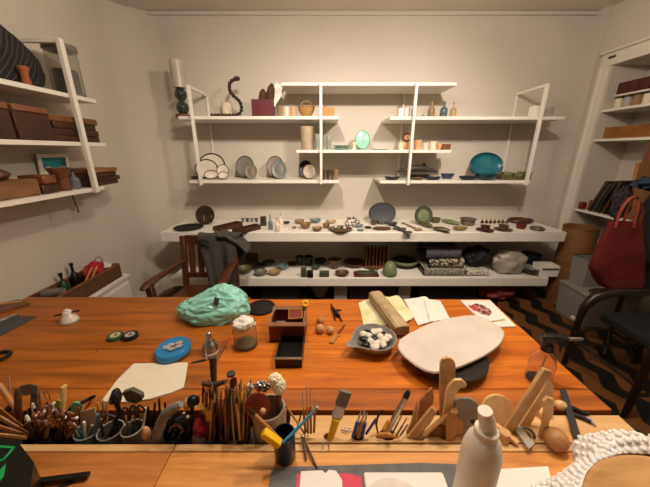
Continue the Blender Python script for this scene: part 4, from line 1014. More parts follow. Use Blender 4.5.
# far left
for i, (a, b_, lab) in enumerate((((28,432),(-8,404),'uppermost'),((28,434),(-8,413),'second'),((28,436),(-8,424),'third'),((27,438),(-6,434),'lowest'))):
    p, q = P3(*a, .735-.012*i), P3(*b_, .735-.012*i)
    one('split_bamboo', MB().bar(p, q, .020-.002*i, .004, up=(0, 1, 0), bev=.001), (TOOLT, TOOLW, TOOLT, TOOLL)[i], lab+' of the flat bamboo strips fanning in from the left edge', 'strip', 'bamboo strips')
stick('turned_handle', 'tan turned stick leaning at the far left of the tool well', 'tool', (17,410), (-1,384), 3, TOOLT, .77, .80)
one('dark_pebble', MB().ball(P3(10, 408, .78), (.016, .012, .012), 2), DGREY, 'dark grey pebble by the tan stick at the left of the well', 'pebble')
stick('carving_tool', 'thick brown handle standing upright at the left of the well', 'tool', (18,430), (18,388), 3.6, TOOLB, .75, .77, tip=1, tipm=BROWNC, tf=.15, group='brown handled tools')
stick('carving_tool', 'darker brown handle standing right of the thick one', 'tool', (33,430), (34,389), 3, TOOLB, .75, .77, tip=1, tipm=DGREY, tf=.2, group='brown handled tools')
stick('carving_tool', 'slim brown handle beside the wire loop', 'tool', (39,430), (39,392), 2, TOOLB, .75, .77, tip=1, tipm=STEEL, tf=.25, group='brown handled tools')
flatpiece('metal_scraper', 'grey metal scraper head lying across the brown handles', 'scraper', [(20,386),(30,384),(37,386),(38,391),(30,395),(24,396),(20,391)], GREY, .755, .003)
stick('glass_stirrer', 'thin pale rod standing behind the brown handles', 'rod', (12,412), (9,377), .8, LGREY, .80, .82)
t = thing('wire_loop_tool', 'thin dark wire loop tool standing behind the left cup', 'tool', P3(47, 430, .75))
p = P3(47, 396, .76)
MB().torus(p, .011, .0012, M=RX(PI/2)@Matrix.Diagonal((.7,1.7,1,1)), seg=24, rs=5).build('loop', DGREY, t)
MB().tube([P3(47,430,.75), P3(47,402,.76)], .003, 6).build('handle', TOOLB, t)
stick('pale_wood_handle', 'flat pale wooden handle standing behind the second cup', 'tool', (62,430), (64,386), 3.6, TOOLL, .75, .77, r1=3.8, flat=.5)
well_cup('left dark cup crammed with small carving tools', 27, 52, 433, .735, BLACKM)
well_cup('second dark cup crammed with small carving tools', 52.5, 76, 433, .735, BLACKM)
rs = random.Random(3)
for c, cx_, lab in ((0, 39, 'left'), (1, 64, 'second')):
    for i in range(20):
        bx2 = cx_-8+16*rs.random(); tx = cx_-15+30*rs.random(); ty = 402+22*rs.random()
        a, b_ = (bx2, 440), (tx, ty)
        Y0 = .715+.04*rs.random()
        stick('mini_tool', ('pale-tipped','dark-tipped','steel-tipped')[i % 3]+' small brown tool in the '+lab+' dark cup', 'tool', a, b_, 2.0+1.2*rs.random(), (TOOLB, MIDW, TOOLT)[i % 3] if i % 4 else DGREY, Y0, Y0+.02*rs.random(), tip=1, tipm=(PAPER, BLACK, STEEL)[i % 3], tf=.16+.1*rs.random(), group=('pale-tipped','dark-tipped','steel-tipped')[i % 3]+' tools in the '+lab+' dark cup', tr=2.0)  # white ends of the pale-tipped tools are painted glints
for c, cx_, lab in ((0, 38, 'left'), (1, 64, 'second')):
    for i in range(9):
        px_, py_ = cx_-12+24*rs.random(), 408+20*rs.random()
        p = P3(px_, py_, .705+.02*rs.random())
        rr = .008+.006*rs.random()
        t = thing('carved_hook', 'small curled brown wooden hook among the tools of the '+lab+' dark cup', 'tool', p, 'curled hooks in the '+lab+' dark cup')
        Mh = RZ(rs.random()*2-1)@RX(PI/2+.4*rs.random())@RZ(rs.random()*6)
        MB().torus(p, rr, .0042, M=Mh, seg=14, rs=7, a0=0, a1=4.2).build('curl', (TOOLB, MIDW, TOOLT)[i % 3], t)
        MB().tube([p+(Mh@Vector((rr,0,0))), P3(cx_-5+10*rs.random(), 438, .735)], [.0042,.0035], 7).build('shank', (TOOLB, MIDW, TOOLT)[i % 3], t)
        if i % 2: MB().ball(p+(Mh@Vector((rr*math.cos(4.2), rr*math.sin(4.2), 0))), .0055, 2).build('tip', PAPER, t, 'painted white glint')  # white ball paints a glint on the curled end
flatpiece('green_tag', 'small bright green leaf-shaped tag above the second dark cup', 'tag', [(54,405),(57,400),(60,401),(59,408),(55,410)], mat('lime_green','#8fae2c',.6), .72, .003)
p = P3(77, 406, .735)
t = thing('green_disc_tool', 'mint green disc tool standing behind the teal pot', 'tool', P3(77, 430, .735))
MB().lathe('disc', .019, .006, p, 28, M=RX(PI/2)@RY(.3)@Matrix.Diagonal((.8,1.1,1,1))).build('disc', mat('mint_plastic','#5fae80',.5), t)
MB().tube([P3(77,432,.738), P3(77,410,.738)], .004, 8).build('stem', TOOLT, t)
stick('capped_marker', 'dark green marker with pale band leaning over the teal pot', 'marker', (81,403), (95,396), 2.2, mat('dark_green','#2e3528',.4), .74, .75, tip=1, tipm=BLACK, tf=.35)
stick('red_stick', 'red-orange stick crossing behind the beige card', 'stick', (84,412), (92,399), 1.4, mat('coral','#c8553a',.5), .76, .77)
well_cup('teal-grey pot holding a beige card', 76.5, 101, 429, .73, mat('tealgrey','#46605f',.45), LGREY)
flatpiece('beige_card', 'folded beige card standing in the teal-grey pot', 'card', [(81,436),(80,412),(95,408),(98,433)], mat('beige_card','#c9b48c',.8), .735, .003, lean=.03)
for a, b_, m_, lab in (((80,436),(73,423),PAPER,'white stick on the left in the teal-grey pot'),((85,437),(84,422),PAPER,'white stick in front of the beige card'),((88,437),(92,425),LGREY,'grey stick before the beige card'),((96,432),(98,414),mat('bluegrey_plastic','#4f86a8',.4),'blue stick at the right of the teal-grey pot'),((82,437),(78,428),mat('bluegrey_plastic','#4f86a8',.4),'blue stick at the left of the teal-grey pot')):
    stick('thin_stick', lab, 'stick', a, b_, 1.5, m_, .715, .72)
for a, b_, m_, lab in (((100,428),(98,402),YELLOW,'yellow-capped pen behind the loop cup'),((104,428),(103,400),LGREY,'grey pen behind the loop cup'),((107,428),(107,403),ORANGE,'orange pen behind the loop cup')):
    stick('slim_pen', lab, 'pen', a, b_, 1.4, TOOLT, .75, .76, tip=1, tipm=m_, tf=.3)
well_cup('grey cup with a black strap hanging in it', 99, 122, 430, .725, mat('greypot','#5d5a55',.5), LGREY)
m = MB().tube([P3(103,436,.70), P3(101,424,.70), P3(107,414,.70), P3(115,416,.70), P3(112,426,.70), P3(108,436,.70)], .004, 8)
one('black_strap', m, BLACK, 'black looped strap over the grey cup', 'strap')
# black ribbed head with cable
t = thing('ribbed_torch', 'black tool with a ribbed round head rising over the grey cup', 'tool', P3(117, 432, .735))
MB().ball(P3(116, 398, .735), (.017, .016, .022), 3).build('head', mat('charcoal','#26282a',.5), t)
m = MB()
for i in range(4):
    m.torus(P3(115.5, 391.5+2.2*i, .735), .010+.0028*i, .0022, M=RX(.3), seg=20, rs=6)
m.build('ribs', BLACK, t)
MB().tube([P3(117,404,.735), P3(120,414,.74), P3(113,424,.74), P3(111,436,.735)], [.008,.007,.006,.006], 10).build('grip', BLACK, t)
m = MB(); P_ = [P3(a, b_, .75) for a, b_ in ((122,393),(131,390),(141,395),(142,400),(136,404),(126,401))]
one('olive_pouch', MB().prism(P_, (0, .014, 0)), mat('olive_cloth','#5b5745',.85), 'olive grey cloth pouch behind the ribbed torch', 'pouch')
well_cup('olive cup full of scissors and pliers', 122, 142, 428, .725, mat('olive_pot','#57533f',.5), LGREY)
def scissors(label, px, py, Y, m, s=1, lean=0):
    t = thing('scissors', label, 'scissors', P3(px, 438, Y), 'scissors and pliers in the well')
    for sg in (-1, 1):
        c = P3(px+sg*3.4*s+lean, py, Y)
        MB().torus(c, .010*s, .0028*s, M=RX(PI/2)@RZ(sg*.3)@Matrix.Diagonal((.75,1.25,1,1)), seg=20, rs=6).build('finger_ring', m, t)
        MB().bar(c+Vector((0,0,-.011*s)), P3(px-sg*1.4, 438, Y), .004, .003, up=(0,1,0)).build('blade', STEEL, t)
    return t
scissors('black-handled scissors at the left of the olive cup', 127, 411, .722, BLACK, 1.15, 2)
scissors('black-handled scissors at the right of the olive cup', 136, 409, .735, BLACK, 1.2, 1)
stick('white_tube', 'pale green-white tube at the right edge of the olive cup', 'tube', (143,428), (145,408), 1.6, mat('pale_tube','#c5cfb4',.4), .74, .745)
c = P3(146, 432, .70)
one('wooden_egg', MB().lathe('egg', .0135, .046, c+Vector((0,0,-.024)), 20), TOOLW, 'small tan wooden egg-shaped handle between olive cup and grey curved handle', 'tool')
for a, b_, lab in (((150,428),(148,407),'first'),((153,428),(155,403),'second'),((161,428),(159,399),'third'),((166,428),(165,403),'fourth')):
    stick('black_pin', lab+' black pin of the row behind the grey curved handle', 'pin', a, b_, 1.3, BLACK, .765, .77, group='black pins in the well')
m = MB().tube([P3(a, b_, .70) for a, b_ in ((157,445),(158,434),(161,423),(166,414),(173,408),(181,404))], [.013,.0155,.0165,.0165,.015,.010], 14)
one('cord_grip', m, mat('grey_wrap','#84857f',.8,var=.25,scale=60,bump=.5), 'thick grey cord-wrapped curved handle arching over the front bar', 'tool')
well_cup('black cup holding pliers behind the grey curved handle', 164, 190, 430, .735, BLACKM)
for a, mid, b_, r, lab in (((170,436),(172,420),(180,412),2.2,'black plier grip left in the black cup'),((176,436),(181,424),(188,420),2.2,'black plier grip in the middle of the black cup'),((182,436),(187,428),(191,412),2.4,'black plier grip right in the black cup'),((168,432),(166,418),(171,405),1.8,'thin black grip at the back of the black cup')):
    one('plier_grip', MB().tube([P3(*a,.72), P3(*mid,.72), P3(*b_,.725)], r*.8/285, 10), BLACK, lab, 'pliers', 'plier grips')
m = MB().torus(P3(176, 432, .705), .022, .005, M=RX(1.2), seg=20, rs=6, a0=0, a1=PI)
one('brown_tongs', m, MIDW, 'brown curved tongs lying in front of the black cup', 'tongs')
one('black_tool_roll', MB().ball(P3(176, 424, .745), (.034, .02, .026), 4, nz=.3, seed=61), BLACKM, 'rumpled black cloth roll between the grey curved handle and crimson bundle', 'cloth')
t = thing('polishing_head', 'black rounded tool with beige side and white dots beside the brush bundle', 'tool', P3(190, 428, .735))
MB().ball(P3(193, 401, .74), (.022, .018, .020), 3).build('head', BLACK, t)
MB().ball(P3(187, 404, .735), (.010, .016, .024), 3).build('beige_side', mat('beige_plastic','#c39a6e',.5), t, 'beige side')
MB().tube([P3(192,407,.74), P3(192,434,.74)], .006, 8).build('shaft', BLACK, t)
for a, b_ in ((184,413),(188,416.5),(196,407)):
    MB().ball(P3(a, b_, .715), .006 if a == 188 else .0042, 2).build('white_dot', PAPER, t, 'white dot')
one('red_mesh_bag', MB().ball(P3(201, 428, .725), (.021, .016, .036), 4, nz=.3, fr=10, seed=21), two_tone('red_mesh','#8c0f2c','#e0405c','noise',60,.5,.4,.6), 'crumpled crimson mesh bundle left of the brush bundle', 'bundle')
stick('red_cap_marker', 'red-capped marker left of the brown mallet', 'marker', (204,420), (204,388), 2.6, mat('red_plastic','#c01d26',.4), .75, .765)
one('amber_block', MB().box(P3(210.5, 415, .712), (.026, .02, .034), rz=.2, bev=.003), mat('amber','#cf8a1c',.5), 'amber yellow block in front of the brush bundle', 'block')
one('ochre_cap', MB().lathe('solid', .017, .018, P3(206, 407, .735)-Vector((0,0,.012)), 18), mat('ochre_plastic','#a9842e',.5), 'ochre cap above the amber block', 'cap')
# dense brush bundle, each brush its own
well_cup('dark blue cup hidden in the brush bundle', 205, 226, 438, .74, mat('navy_cup','#1b2440',.5))
well_cup('dark tin at the right of the brush bundle', 227, 249, 438, .74, mat('dark_tin','#2b2420',.5))
cols = (TOOLB, TOOLT, TOOLB, TOOLL, TOOLW, mat('red_lacquer','#7c2018',.35), BLACK, wood('ochre_stick','#a8742c','#d0a050',.5,8,(5,5,5)))
for i in range(56):
    bx2 = 206+43*(i/55)+1.5*rs.random(); tx = bx2 + (-6+12*rs.random()); ty = 376+28*rs.random()
    Y0 = .69+.06*rs.random()
    side = 'blue cup' if i < 28 else 'dark tin'
    lab = ('brown','tan','brown','pale','sandy','dark red','black','ochre')[i % 8]
    stick('slim_brush', lab+' slim brush in the dense bundle above the '+side, 'brush', (bx2, 440), (tx, ty), 1.15+.5*rs.random(), cols[i % 8], Y0, Y0+.03*rs.random(), tip=1, tipm=(STEEL, BLACK, TOOLL)[i % 3], tf=.16, group=lab+' slim brushes of the '+side, tr=1.2)
t = thing('brown_mallet', 'dark brown T-shaped mallet on top of the brush bundle', 'mallet', P3(215, 420, .735))
MB().tube([P3(215,420,.74), P3(214,384,.75), P3(213,357,.77)], [.006,.009,.012], 10).build('handle', mat('bark','#4d372b',.8,var=.3,scale=50,bump=.5), t)
MB().tube([P3(202,383,.735), P3(214,385,.735), P3(227,381,.735)], [.007,.010,.007], 10).build('head', MATS['bark'], t)
t = thing('stopper_bottle', 'small glass bottle with dark stopper behind the brush bundle', 'bottle', P3(231, 400, .77))
MB().lathe('bottle', .011, .05, P3(231, 396, .775), 18).build('bottle_body', mat('cloudy_glass','#c9cfc2',.15,trans=.6), t)
MB().lathe('disc', .014, .008, P3(231, 375, .775), 18).build('stopper', DGREY, t)
flatpiece('red_oval_tool', 'dark red oval blade standing in the brush bundle', 'tool', [(229,390),(229,383),(232,378),(236,378),(237,383),(234,389),(231,392)], mat('oxblood2','#6d1f18',.4), .72, .005)
flatpiece('steel_palette_knife', 'wide grey palette knife blade in the brush bundle', 'knife', [(234,436),(232,410),(228,396),(231,389),(237,392),(243,402),(241,410),(239,436)], mat('dull_steel','#8d8b86',.35,.8), .712, .003)
stick('tassel_brush', 'cream tasselled brush head behind the red-brown disc', 'brush', (247,425), (250,384), 3, TOOLT, .765, .775, tip=1, tipm=CREAM, tf=.28, tr=5)
# beige cylinder with big brushes
well_cup('tall beige cylinder holding brushes and a red-brown disc', 250, 286, 409, .725, mat('beige_cyl','#a08a72',.5), None, prof='cyl', name='brush_holder')
p = P3(258, 405, .70)
t = thing('red_brown_disc', 'glossy red-brown round disc with a tan knob leaning in the beige cylinder', 'disc', P3(258, 419, .70))
MB().lathe('disc', .040, .006, p, 32, M=RX(1.2)@RZ(0)).build('disc', mat('red_brown_gloss','#74271a',.25,var=.2,coat=.5), t)
MB().ball(P3(263, 411, .688), .010, 3).build('knob', TOOLW, t, 'tan wooden knob')
t = thing('mop_brush', 'brush with big fluffy cream head standing in the beige cylinder', 'brush', P3(277, 425, .735))
m = MB()
m.ball(P3(279, 386, .735), (.022, .022, .030), 4, nz=.10, fr=14, seed=4); m.ball(P3(275, 379, .74), (.021, .02, .018), 4, nz=.12, fr=14, seed=6)
m.build('bristles', mat('cream_hair','#eadfbe',.9,var=.12,scale=70,bump=.4), t, 'fluffy cream bristles')
MB().tube([P3(277,430,.735), P3(279,393,.735)], [.006,.011], 12).build('handle', TOOLB, t)
one('foil_bag', MB().ball(P3(262, 386, .755), (.027, .014, .018), 4, nz=.25, fr=9, seed=8), mat('foil','#b9b3b4',.2,.85), 'crumpled silvery foil bag behind the red-brown disc', 'bag')
one('ribbon_coil', MB().torus(P3(249.5, 388, .74), .010, .004, M=RX(PI/2), seg=18), CREAM, 'small coil of cream ribbon left of the foil bag', 'ribbon')
# blue-black cup in front
t = thing('front_cup', 'blue-black cup standing on the front plank with a yellow-handled brush', 'cup', (Xat(284, .632, ZT), .632, ZT+.002))
cxx = Xat(284.5, .632, .82)
MB().lathe('glass', .033, .098, (cxx, .632, ZT+.004), 28).build('cup_body', mat('ink_cup','#161c2c',.3), t)
p, q = P3(283.5, 442, .625), P3(247.5, 408, .655)
t = thing('yellow_block_brush', 'slim tan brush with a chunky yellow sleeve leaning out of the front cup', 'brush', p)
MB().tube([p, p.lerp(q,.45), p.lerp(q,.8)], [.003,.0055,.006], 10).build('handle', TOOLT, t)
MB().tube([p.lerp(q,.8), q], [.005,.003], 10).build('tip', BLACK, t, 'dark bristle tip')
MB().bar(P3(280, 444.5, .605), P3(263, 432, .612), .022, .024, up=(0, 1, 0), bev=.003).build('sleeve', YELLOW, t, 'yellow sleeve')
p, q = P3(281.5, 445, .61), P3(317, 408, .65)
t = thing('blue_stick', 'light blue slim brush leaning to the right out of the front cup', 'brush', p)
MB().tube([p, q], [.0055,.0035], 8).build('handle', LBLUE, t)
MB().ball(q, .006, 2).build('end_bead', LGREY, t)
# fine sticks at the centre
for i, (a, b_, m_, lab) in enumerate((((305.5,432),(302,392),TOOLT,'leftmost of the four upright needle tools'),((308,433),(306.5,386),TOOLW,'second of the four upright needle tools'),((311,433),(310,384),TOOLT,'third of the four upright needle tools'),((314,432),(315.5,397),mat('rust_wood','#b0622e',.5),'last of the four upright needle tools, rust-coloured'))):
    stick('needle_tool', lab, 'tool', a, b_, 1.5, m_, .73, .745, tip=1, tipm=STEEL, tf=.42, group='needle tools standing in the board', tr=.6)
stick('brown_stick', 'thin brown stick leaning left towards the beige cylinder', 'stick', (305,434), (286,406), 1.1, TOOLT, .73, .75)
stick('black_stick', 'thin black stick between front cup and needle tools', 'stick', (296,432), (302,411), .9, BLACK, .715, .725)
t = thing('shadow_dividers', 'dark legs, partly tool and mostly shadow, shaped as compass dividers lying over the front bar', 'shadow_dividers', P3(305, 440, .69))  # dark legs model what is mostly cast shadow, with some tool in it
for b_ in ((306,460),(317,468)):
    a_ = on_z(303, 438, ZT+.018); e_ = on_z(*b_, ZT+.006)
    MB().tube([a_, e_], [.005,.003], 8).build('leg', BROWNC, t)
MB().ball(on_z(303, 437, ZT+.018), .008, 2).build('hinge', STEEL, t)
one('twine_knot', MB().ball(P3(307, 436, .705), (.016,.011,.009), 3, nz=.3, seed=30), TOOLL, 'pale knot of twine at the foot of the needle tools', 'twine')
# yellow paintbrush
t = thing('paintbrush', 'yellow-handled flat paintbrush with grey bristles standing in a board hole', 'brush', P3(331, 437, .735))
a_, b_, c_, d_ = P3(329.5,441,.692), P3(336.5,418,.70), P3(340.5,405.5,.708), P3(346,391,.718)
MB().tube([a_, a_.lerp(b_, .5), b_], [.009,.012,.014], 12).build('handle', YELLOW, t, 'yellow handle')
MB().bar(b_, c_, .034, .012, up=(0, 1, 0), bev=.002).build('ferrule', mat('tin_plate','#c9c5bd',.4,.35), t, 'steel ferrule')
MB().bar(c_, d_, .038, .014, up=(0, 1, 0), bev=.002).build('bristles', two_tone('bristle_grey','#4d4a3f','#9a927c','wave',60,.9,.3,.7,stretch=(1,.1,.1)), t, 'grey bristles')
a_ = on_z(322, 441, ZT+.004)
m = MB().tube([on_z(323,452,ZT+.004), on_z(323,444,ZT+.006), P3(323,439,.70), P3(326,438,.70), on_z(329,443,ZT+.006), on_z(329,451,ZT+.004)], .002, 6)
one('wire_staple', m, STEEL, 'bent steel wire staple hooked over the board below the paintbrush', 'wire')
one('clay_lump', MB().ball(P3(346, 431, .72), (.018,.013,.011), 3, nz=.3, seed=17), mat('pale_clay','#d3b394',.8), 'crumpled pale clay lump between paintbrush and blue tools', 'clay')
for i, (a, b_, m_, lab) in enumerate((((353,437),(361,411),BLUE,'left blue-handled tool with steel tip'),((358,437),(365,409),TOOLT,'tan-handled tool among the blue ones'),((362,436),(367,413),BLUE,'right blue-handled tool with steel tip'))):
    stick('ribbon_tool', lab, 'tool', a, b_, 2.3, m_, .725, .735, tip=1, tipm=STEEL, tf=.42, group='steel-tipped tools right of the paintbrush', tr=1.2)
stick('purple_pen', 'purple pen leaning right of the blue-handled tools', 'pen', (366,434), (376,419), 1.5, mat('purple_plastic','#4a357e',.4), .725, .735)
t = thing('hooked_knife', 'black hooked knife with orange wooden handle', 'knife', P3(385, 438, .705))
MB().tube([P3(378,433,.705), P3(376,424,.71), P3(378,416,.715), P3(383,410,.72)], [.005,.006,.005,.003], 10, flat=.6).build('blade', BLACK, t, 'black hooked blade')
MB().tube([P3(376,435,.70), P3(386,435,.70), P3(399,436.5,.70)], [.006,.0095,.006], 12).build('handle', wood('orange_wood','#b8701c','#dc9a3a',.4,6,(4,4,4)), t, 'orange wooden handle')
stick('steel_tube_tool', 'steel tube tool with dark open end', 'tool', (388,430), (409,391), 3.2, STEEL, .73, .745, tip=1, tipm=BLACK, tf=.16, tr=3.4)
stick('orange_stub', 'orange-brown stub beside the steel tube tool', 'tool', (384,430), (389,421), 2.6, MATS['orange_wood'], .72, .73)
for i, (a, b_, lab) in enumerate((((392,434),(402,415),'first'),((396,436),(407,418),'second'),((400,436),(408,424),'third'))):
    stick('grey_wire_tool', lab+' of the thin grey wire tools right of the hooked knife', 'tool', a, b_, 1, GREY, .72, .73, tip=1, tipm=STEEL, tf=.4, group='grey wire tools')
# wooden modelling tools
flatpiece('wooden_spatula', 'tall rounded wooden spatula standing highest among the modelling tools', 'spatula', [(441,432),(440,400),(440.5,364),(443,359.5),(448,358),(453,359.5),(455.5,364),(455.5,390),(452,432)], TOOLW, .745, .009, lean=.06)
flatpiece('curved_modelling_tool', 'pale curved wing-shaped modelling tool in front of the spatula', 'tool', [(441,432),(444,412),(446,395),(449,386),(455,380.5),(462,380),(467,384.5),(466,387.5),(460,388.5),(456,394),(452,408),(449,424),(447,434)], TOOLL, .725, .009, lean=.04)
flatpiece('leaf_modelling_tool', 'leaf-shaped wooden tool leaning left of the spatula', 'tool', [(412,438),(418,418),(420,402),(427,393),(432.5,388.5),(434,398),(432,408),(424,424),(416,440)], TOOLT, .74, .008, lean=.04)
flatpiece('leaf_modelling_tool', 'slim wooden blade left of the leaf-shaped tool', 'tool', [(403,440),(411,424),(417,402),(418,410),(416,424),(408,441)], TOOLW, .73, .007, lean=.03)
flatpiece('square_modelling_tool', 'square-ended wooden tool leaning in front of the leaf-shaped one', 'tool', [(405,441),(422,420),(432,408),(437,412),(430,424),(412,444)], TOOLW, .712, .009, lean=.03)
t = thing('knobbed_modelling_tool', 'long wooden tool with a knobbed end leaning to the right', 'tool', P3(419, 443, .70))
MB().tube([P3(416,443,.70), P3(436,424,.705), P3(452,411,.71)], [.007,.0085,.006], 10, flat=.7).build('shaft', TOOLW, t)
MB().ball(P3(454.5,411,.71), (.011,.009,.011), 3).build('knob', TOOLL, t)
flatpiece('blade_modelling_tool', 'upright flat wooden blade under the curved one', 'tool', [(446,444),(447,420),(451,412),(457,414),(458,428),(452,444)], TOOLT, .705, .008, lean=.02)
flatpiece('dark_rib', 'dark brown wooden rib low in front of the modelling tools', 'rib', [(428,440),(432,430),(441,426),(447,429),(446,440),(441,447),(431,447)], TOOLB, .695, .009, lean=.02)
flatpiece('brown_wedge', 'brown wooden wedge between the tools and the grey rib', 'wedge', [(454,442),(455,420),(459,416),(464,424),(461,440)], TOOLT, .70, .012)
# grey rib with hole
ol = [(456,402),(462,399),(470,399),(477,403),(481,411),(480,422),(476,431),(468,437),(462,434),(457,424),(455,412)]
P_ = [P3(a, b_, .70+.04*(437-b_)/100) for a, b_ in ol]
m = MB(); m.prism(P_, (0, .010, 0))
t = one('kidney_rib', m, mat('grey_leather','#8d8375',.7,var=.1), 'grey kidney-shaped rib with a round dark hole right of the wooden tools', 'rib')
p = P3(472.5, 421, .695)
h_ = MB().lathe('disc', .0075, .004, p, 16, M=RX(PI/2)).build('hole', BLACKM, t, 'dark round hole')
h_.location = Vector((0, 0, 0))
# wooden disc and crossing tools
p = P3(497, 411, .755)
one('wooden_disc', MB().lathe('disc', .055, .010, p+Vector((0, .004, 0)), 44, M=RX(1.15)@RY(0)), TOOLL, 'round pale wooden disc leaning behind the squeeze bottle', 'disc')
t = thing('long_paddle', 'long flat wooden paddle leaning to the upper right', 'paddle', P3(508, 432, .715))
MB().bar(P3(507,432,.715), P3(547,369,.74), .036, .014, up=(0, 1, 0), bev=.004).build('paddle_body', TOOLW, t)
flatpiece('forked_tool', 'pale forked wooden tool crossing behind the paddle', 'tool', [(516,432),(534,404),(546,386),(548,377),(554,386),(553,398),(546,402),(537,414),(526,432)], TOOLL, .755, .012, lean=.04)
flatpiece('bone_tool', 'pale bone-shaped wooden tool standing left of the wooden egg', 'tool', [(538,444),(543,428),(545,412),(544,402),(548,398),(554,400),(553,412),(549,424),(550,440),(546,446)], TOOLL, .712, .010, lean=.02)
m = MB().prism([on_z(a, b_, ZT+.012) for a, b_ in ((509,422),(514,421),(534,446),(528,451))], (0, 0, .010))
one('grey_bracket', m, mat('grey_wood','#aca193',.6), 'greyish wooden bar lying across the board in front of the paddle', 'bar')
m = MB().torus(on_z(528, 433, ZT+.012), .018, .0045, M=RZ(-.8), seg=20, rs=6, a0=-.2, a1=PI)
one('notch_curve', m, mat('notch_dark','#4a4440',.5), 'dark curve standing in for the notch of the greyish bar', 'hook')  # dark curve added in place of a notch cut into the bar
m = MB().bar(on_z(494, 423, ZT+.012), on_z(518, 444, ZT+.012), .016, .012, bev=.002)
one('pale_bar', m, TOOLL, 'pale wooden bar lying left of the greyish bar', 'bar')
p = on_z(503, 440, ZT+.002)
one('wooden_cylinder', MB().lathe('solid', .017, .035, p, 20), TOOLW, 'short wooden cylinder standing behind the squeeze bottle nozzle', 'cylinder')
p = on_z(548, 418, ZT+.002)
one('wooden_block', MB().box(p+Vector((-.01, .012, .012)), (.05, .035, .024), rz=.3, bev=.003), TOOLL, 'small pale wooden block behind the bone-shaped tool', 'block')
# egg, file, tongs, little ball
p = on_z(558, 450, ZT+.002)
one('darning_egg', MB().ball(p+Vector((-.004, .012, .030)), (.036, .034, .031), 4, M=RZ(.6)), TOOLT, 'smooth brown wooden egg on the pale board beside the bubble wrap', 'egg')
p, q = on_z(577.5, 439, ZT+.012), on_z(563, 390, ZT+.026)
one('black_file', MB().bar(p, q, .022, .006, bev=.001), mat('file_black','#2c2d2c',.5), 'flat black file lying across the pliers at the right end of the board', 'file')
t = thing('black_pliers', 'black long pliers with bright jaws under the flat black file', 'pliers', on_z(580, 418, ZT))
z_ = Vector((0, 0, .010))
MB().tube([on_z(555,405,ZT)+z_, on_z(572,410,ZT)+z_, on_z(588,417,ZT)+z_], [.008,.008,.007], 10).build('handle', BLACK, t)
MB().tube([on_z(568,415,ZT)+z_*.7, on_z(580,419,ZT)+z_, on_z(590,424,ZT)+z_], [.007,.008,.007], 10).build('handle', BLACK, t)
MB().tube([on_z(586,420,ZT)+z_, on_z(595,427,ZT)+z_*.7], [.008,.005], 10).build('jaws', STEEL, t, 'bright steel jaws')
one('wooden_bead', MB().ball(on_z(559, 409, ZT)+Vector((0,0,.018)), (.022,.018,.018), 3), TOOLL, 'small pale wooden knob behind the pliers', 'knob')
# ------------------------------------------------------------------ armchair at the left with a jacket
ax0, ax1, yb_, yf_ = -1.34, -.81, 2.45, 1.93
axm = (ax0+ax1)/2
t = thing('wooden_armchair', 'brown slatted wooden armchair facing the table at the left of the bench', 'chair', (axm, 2.2, 0))
SZ, AZ, TZ = .44, .68, .905
for x in (ax0+.025, ax1-.025):
    MB().bar((x, yb_-.03, 0), (x, yb_+.0, SZ), .045, .045, up=(0,1,0), bev=.004).build('leg', CHAIRW, t)
    MB().bar((x, yb_, SZ), (x, yb_+.07, TZ), .045, .04, up=(0,1,0), bev=.004).build('back_post', CHAIRW, t)
    MB().bar((x, yf_+.06, 0), (x+(x-axm)*.17, yf_+.06, AZ-.02), .05, .05, up=(0,1,0), bev=.004).build('leg', CHAIRW, t)
    MB().tube([(x, yb_+.05, AZ), (x+(x-axm)*.08, 2.2, AZ+.006), (x+(x-axm)*.2, yf_+.05, AZ-.004), (x+(x-axm)*.24, yf_-.01, AZ-.02)], [.024,.034,.038,.022], 12, flat=.55).build('armrest', CHAIRW, t)
    MB().box((x, 2.2, .2), (.025, .4, .035)).build('stretcher', CHAIRW, t)
MB().box((axm, 2.2, SZ-.02), (ax1-ax0-.01, .52, .04), bev=.01).build('seat', CHAIRW, t)
MB().box((axm, yb_+.066, TZ-.035), (ax1-ax0-.09, .03, .085), bev=.006).build('top_rail', CHAIRW, t)
MB().box((axm, yb_+.012, SZ+.1), (ax1-ax0-.09, .026, .05), bev=.004).build('lower_rail', CHAIRW, t)
for i in range(5):
    x = ax0+.10+(ax1-ax0-.20)*i/4
    MB().bar((x, yb_+.015, SZ+.12), (x, yb_+.062, TZ-.07), .05, .016, up=(0,1,0)).build('back_slat', CHAIRW, t)
# jacket over the right half of its back
JK = mat('jacket_grey', '#413e3a', .9, var=.2, scale=25, bump=.3)
t = thing('grey_jacket', 'dark grey jacket draped over the back of the wooden armchair', 'jacket', (-1.0, 2.5, .5))
xj0, xj1 = -1.15, -.80
def fj(u, v):
    x = xj0+(xj1-xj0)*u
    s = v*1.0
    # over the top rail: front side hangs towards the table, back side behind
    if s < .62:
        k = s/.62; z = .40+.525*k; y = 2.405+.05*k-.035*math.sin(u*9)*(1-k)-.022*math.sin(u*17+1)*(1-k)
        x = x + .03*(1-k) - .12*(1-k)*(u-.5)
    elif s < .72:
        k = (s-.62)/.1; z = .925+.016*math.sin(k*PI); y = 2.455+.105*k
    else:
        k = (s-.72)/.28; z = .925-.30*k; y = 2.56+.01*math.sin(u*8)
    z += .012*noise.noise(Vector((u*4, v*5, 2)))
    x += .10*max(0, u-.7)*(s > .55)*min(1, (s-.55)/.1) if s > .55 else 0
    return (x, y, z)
MB().sheet(fj, 24, 40, .012).build('body', JK, t)
def fs_(u, v):
    a = v*PI
    return (xj1-.16+.26*u, 2.42+.18*v, .935+.02*math.sin(a)-.16*u*u*(1 if v < .5 else .9) + .012*noise.noise(Vector((u*5, v*4, 9))))
MB().sheet(fs_, 14, 14, .014).build('sleeve', JK, t)
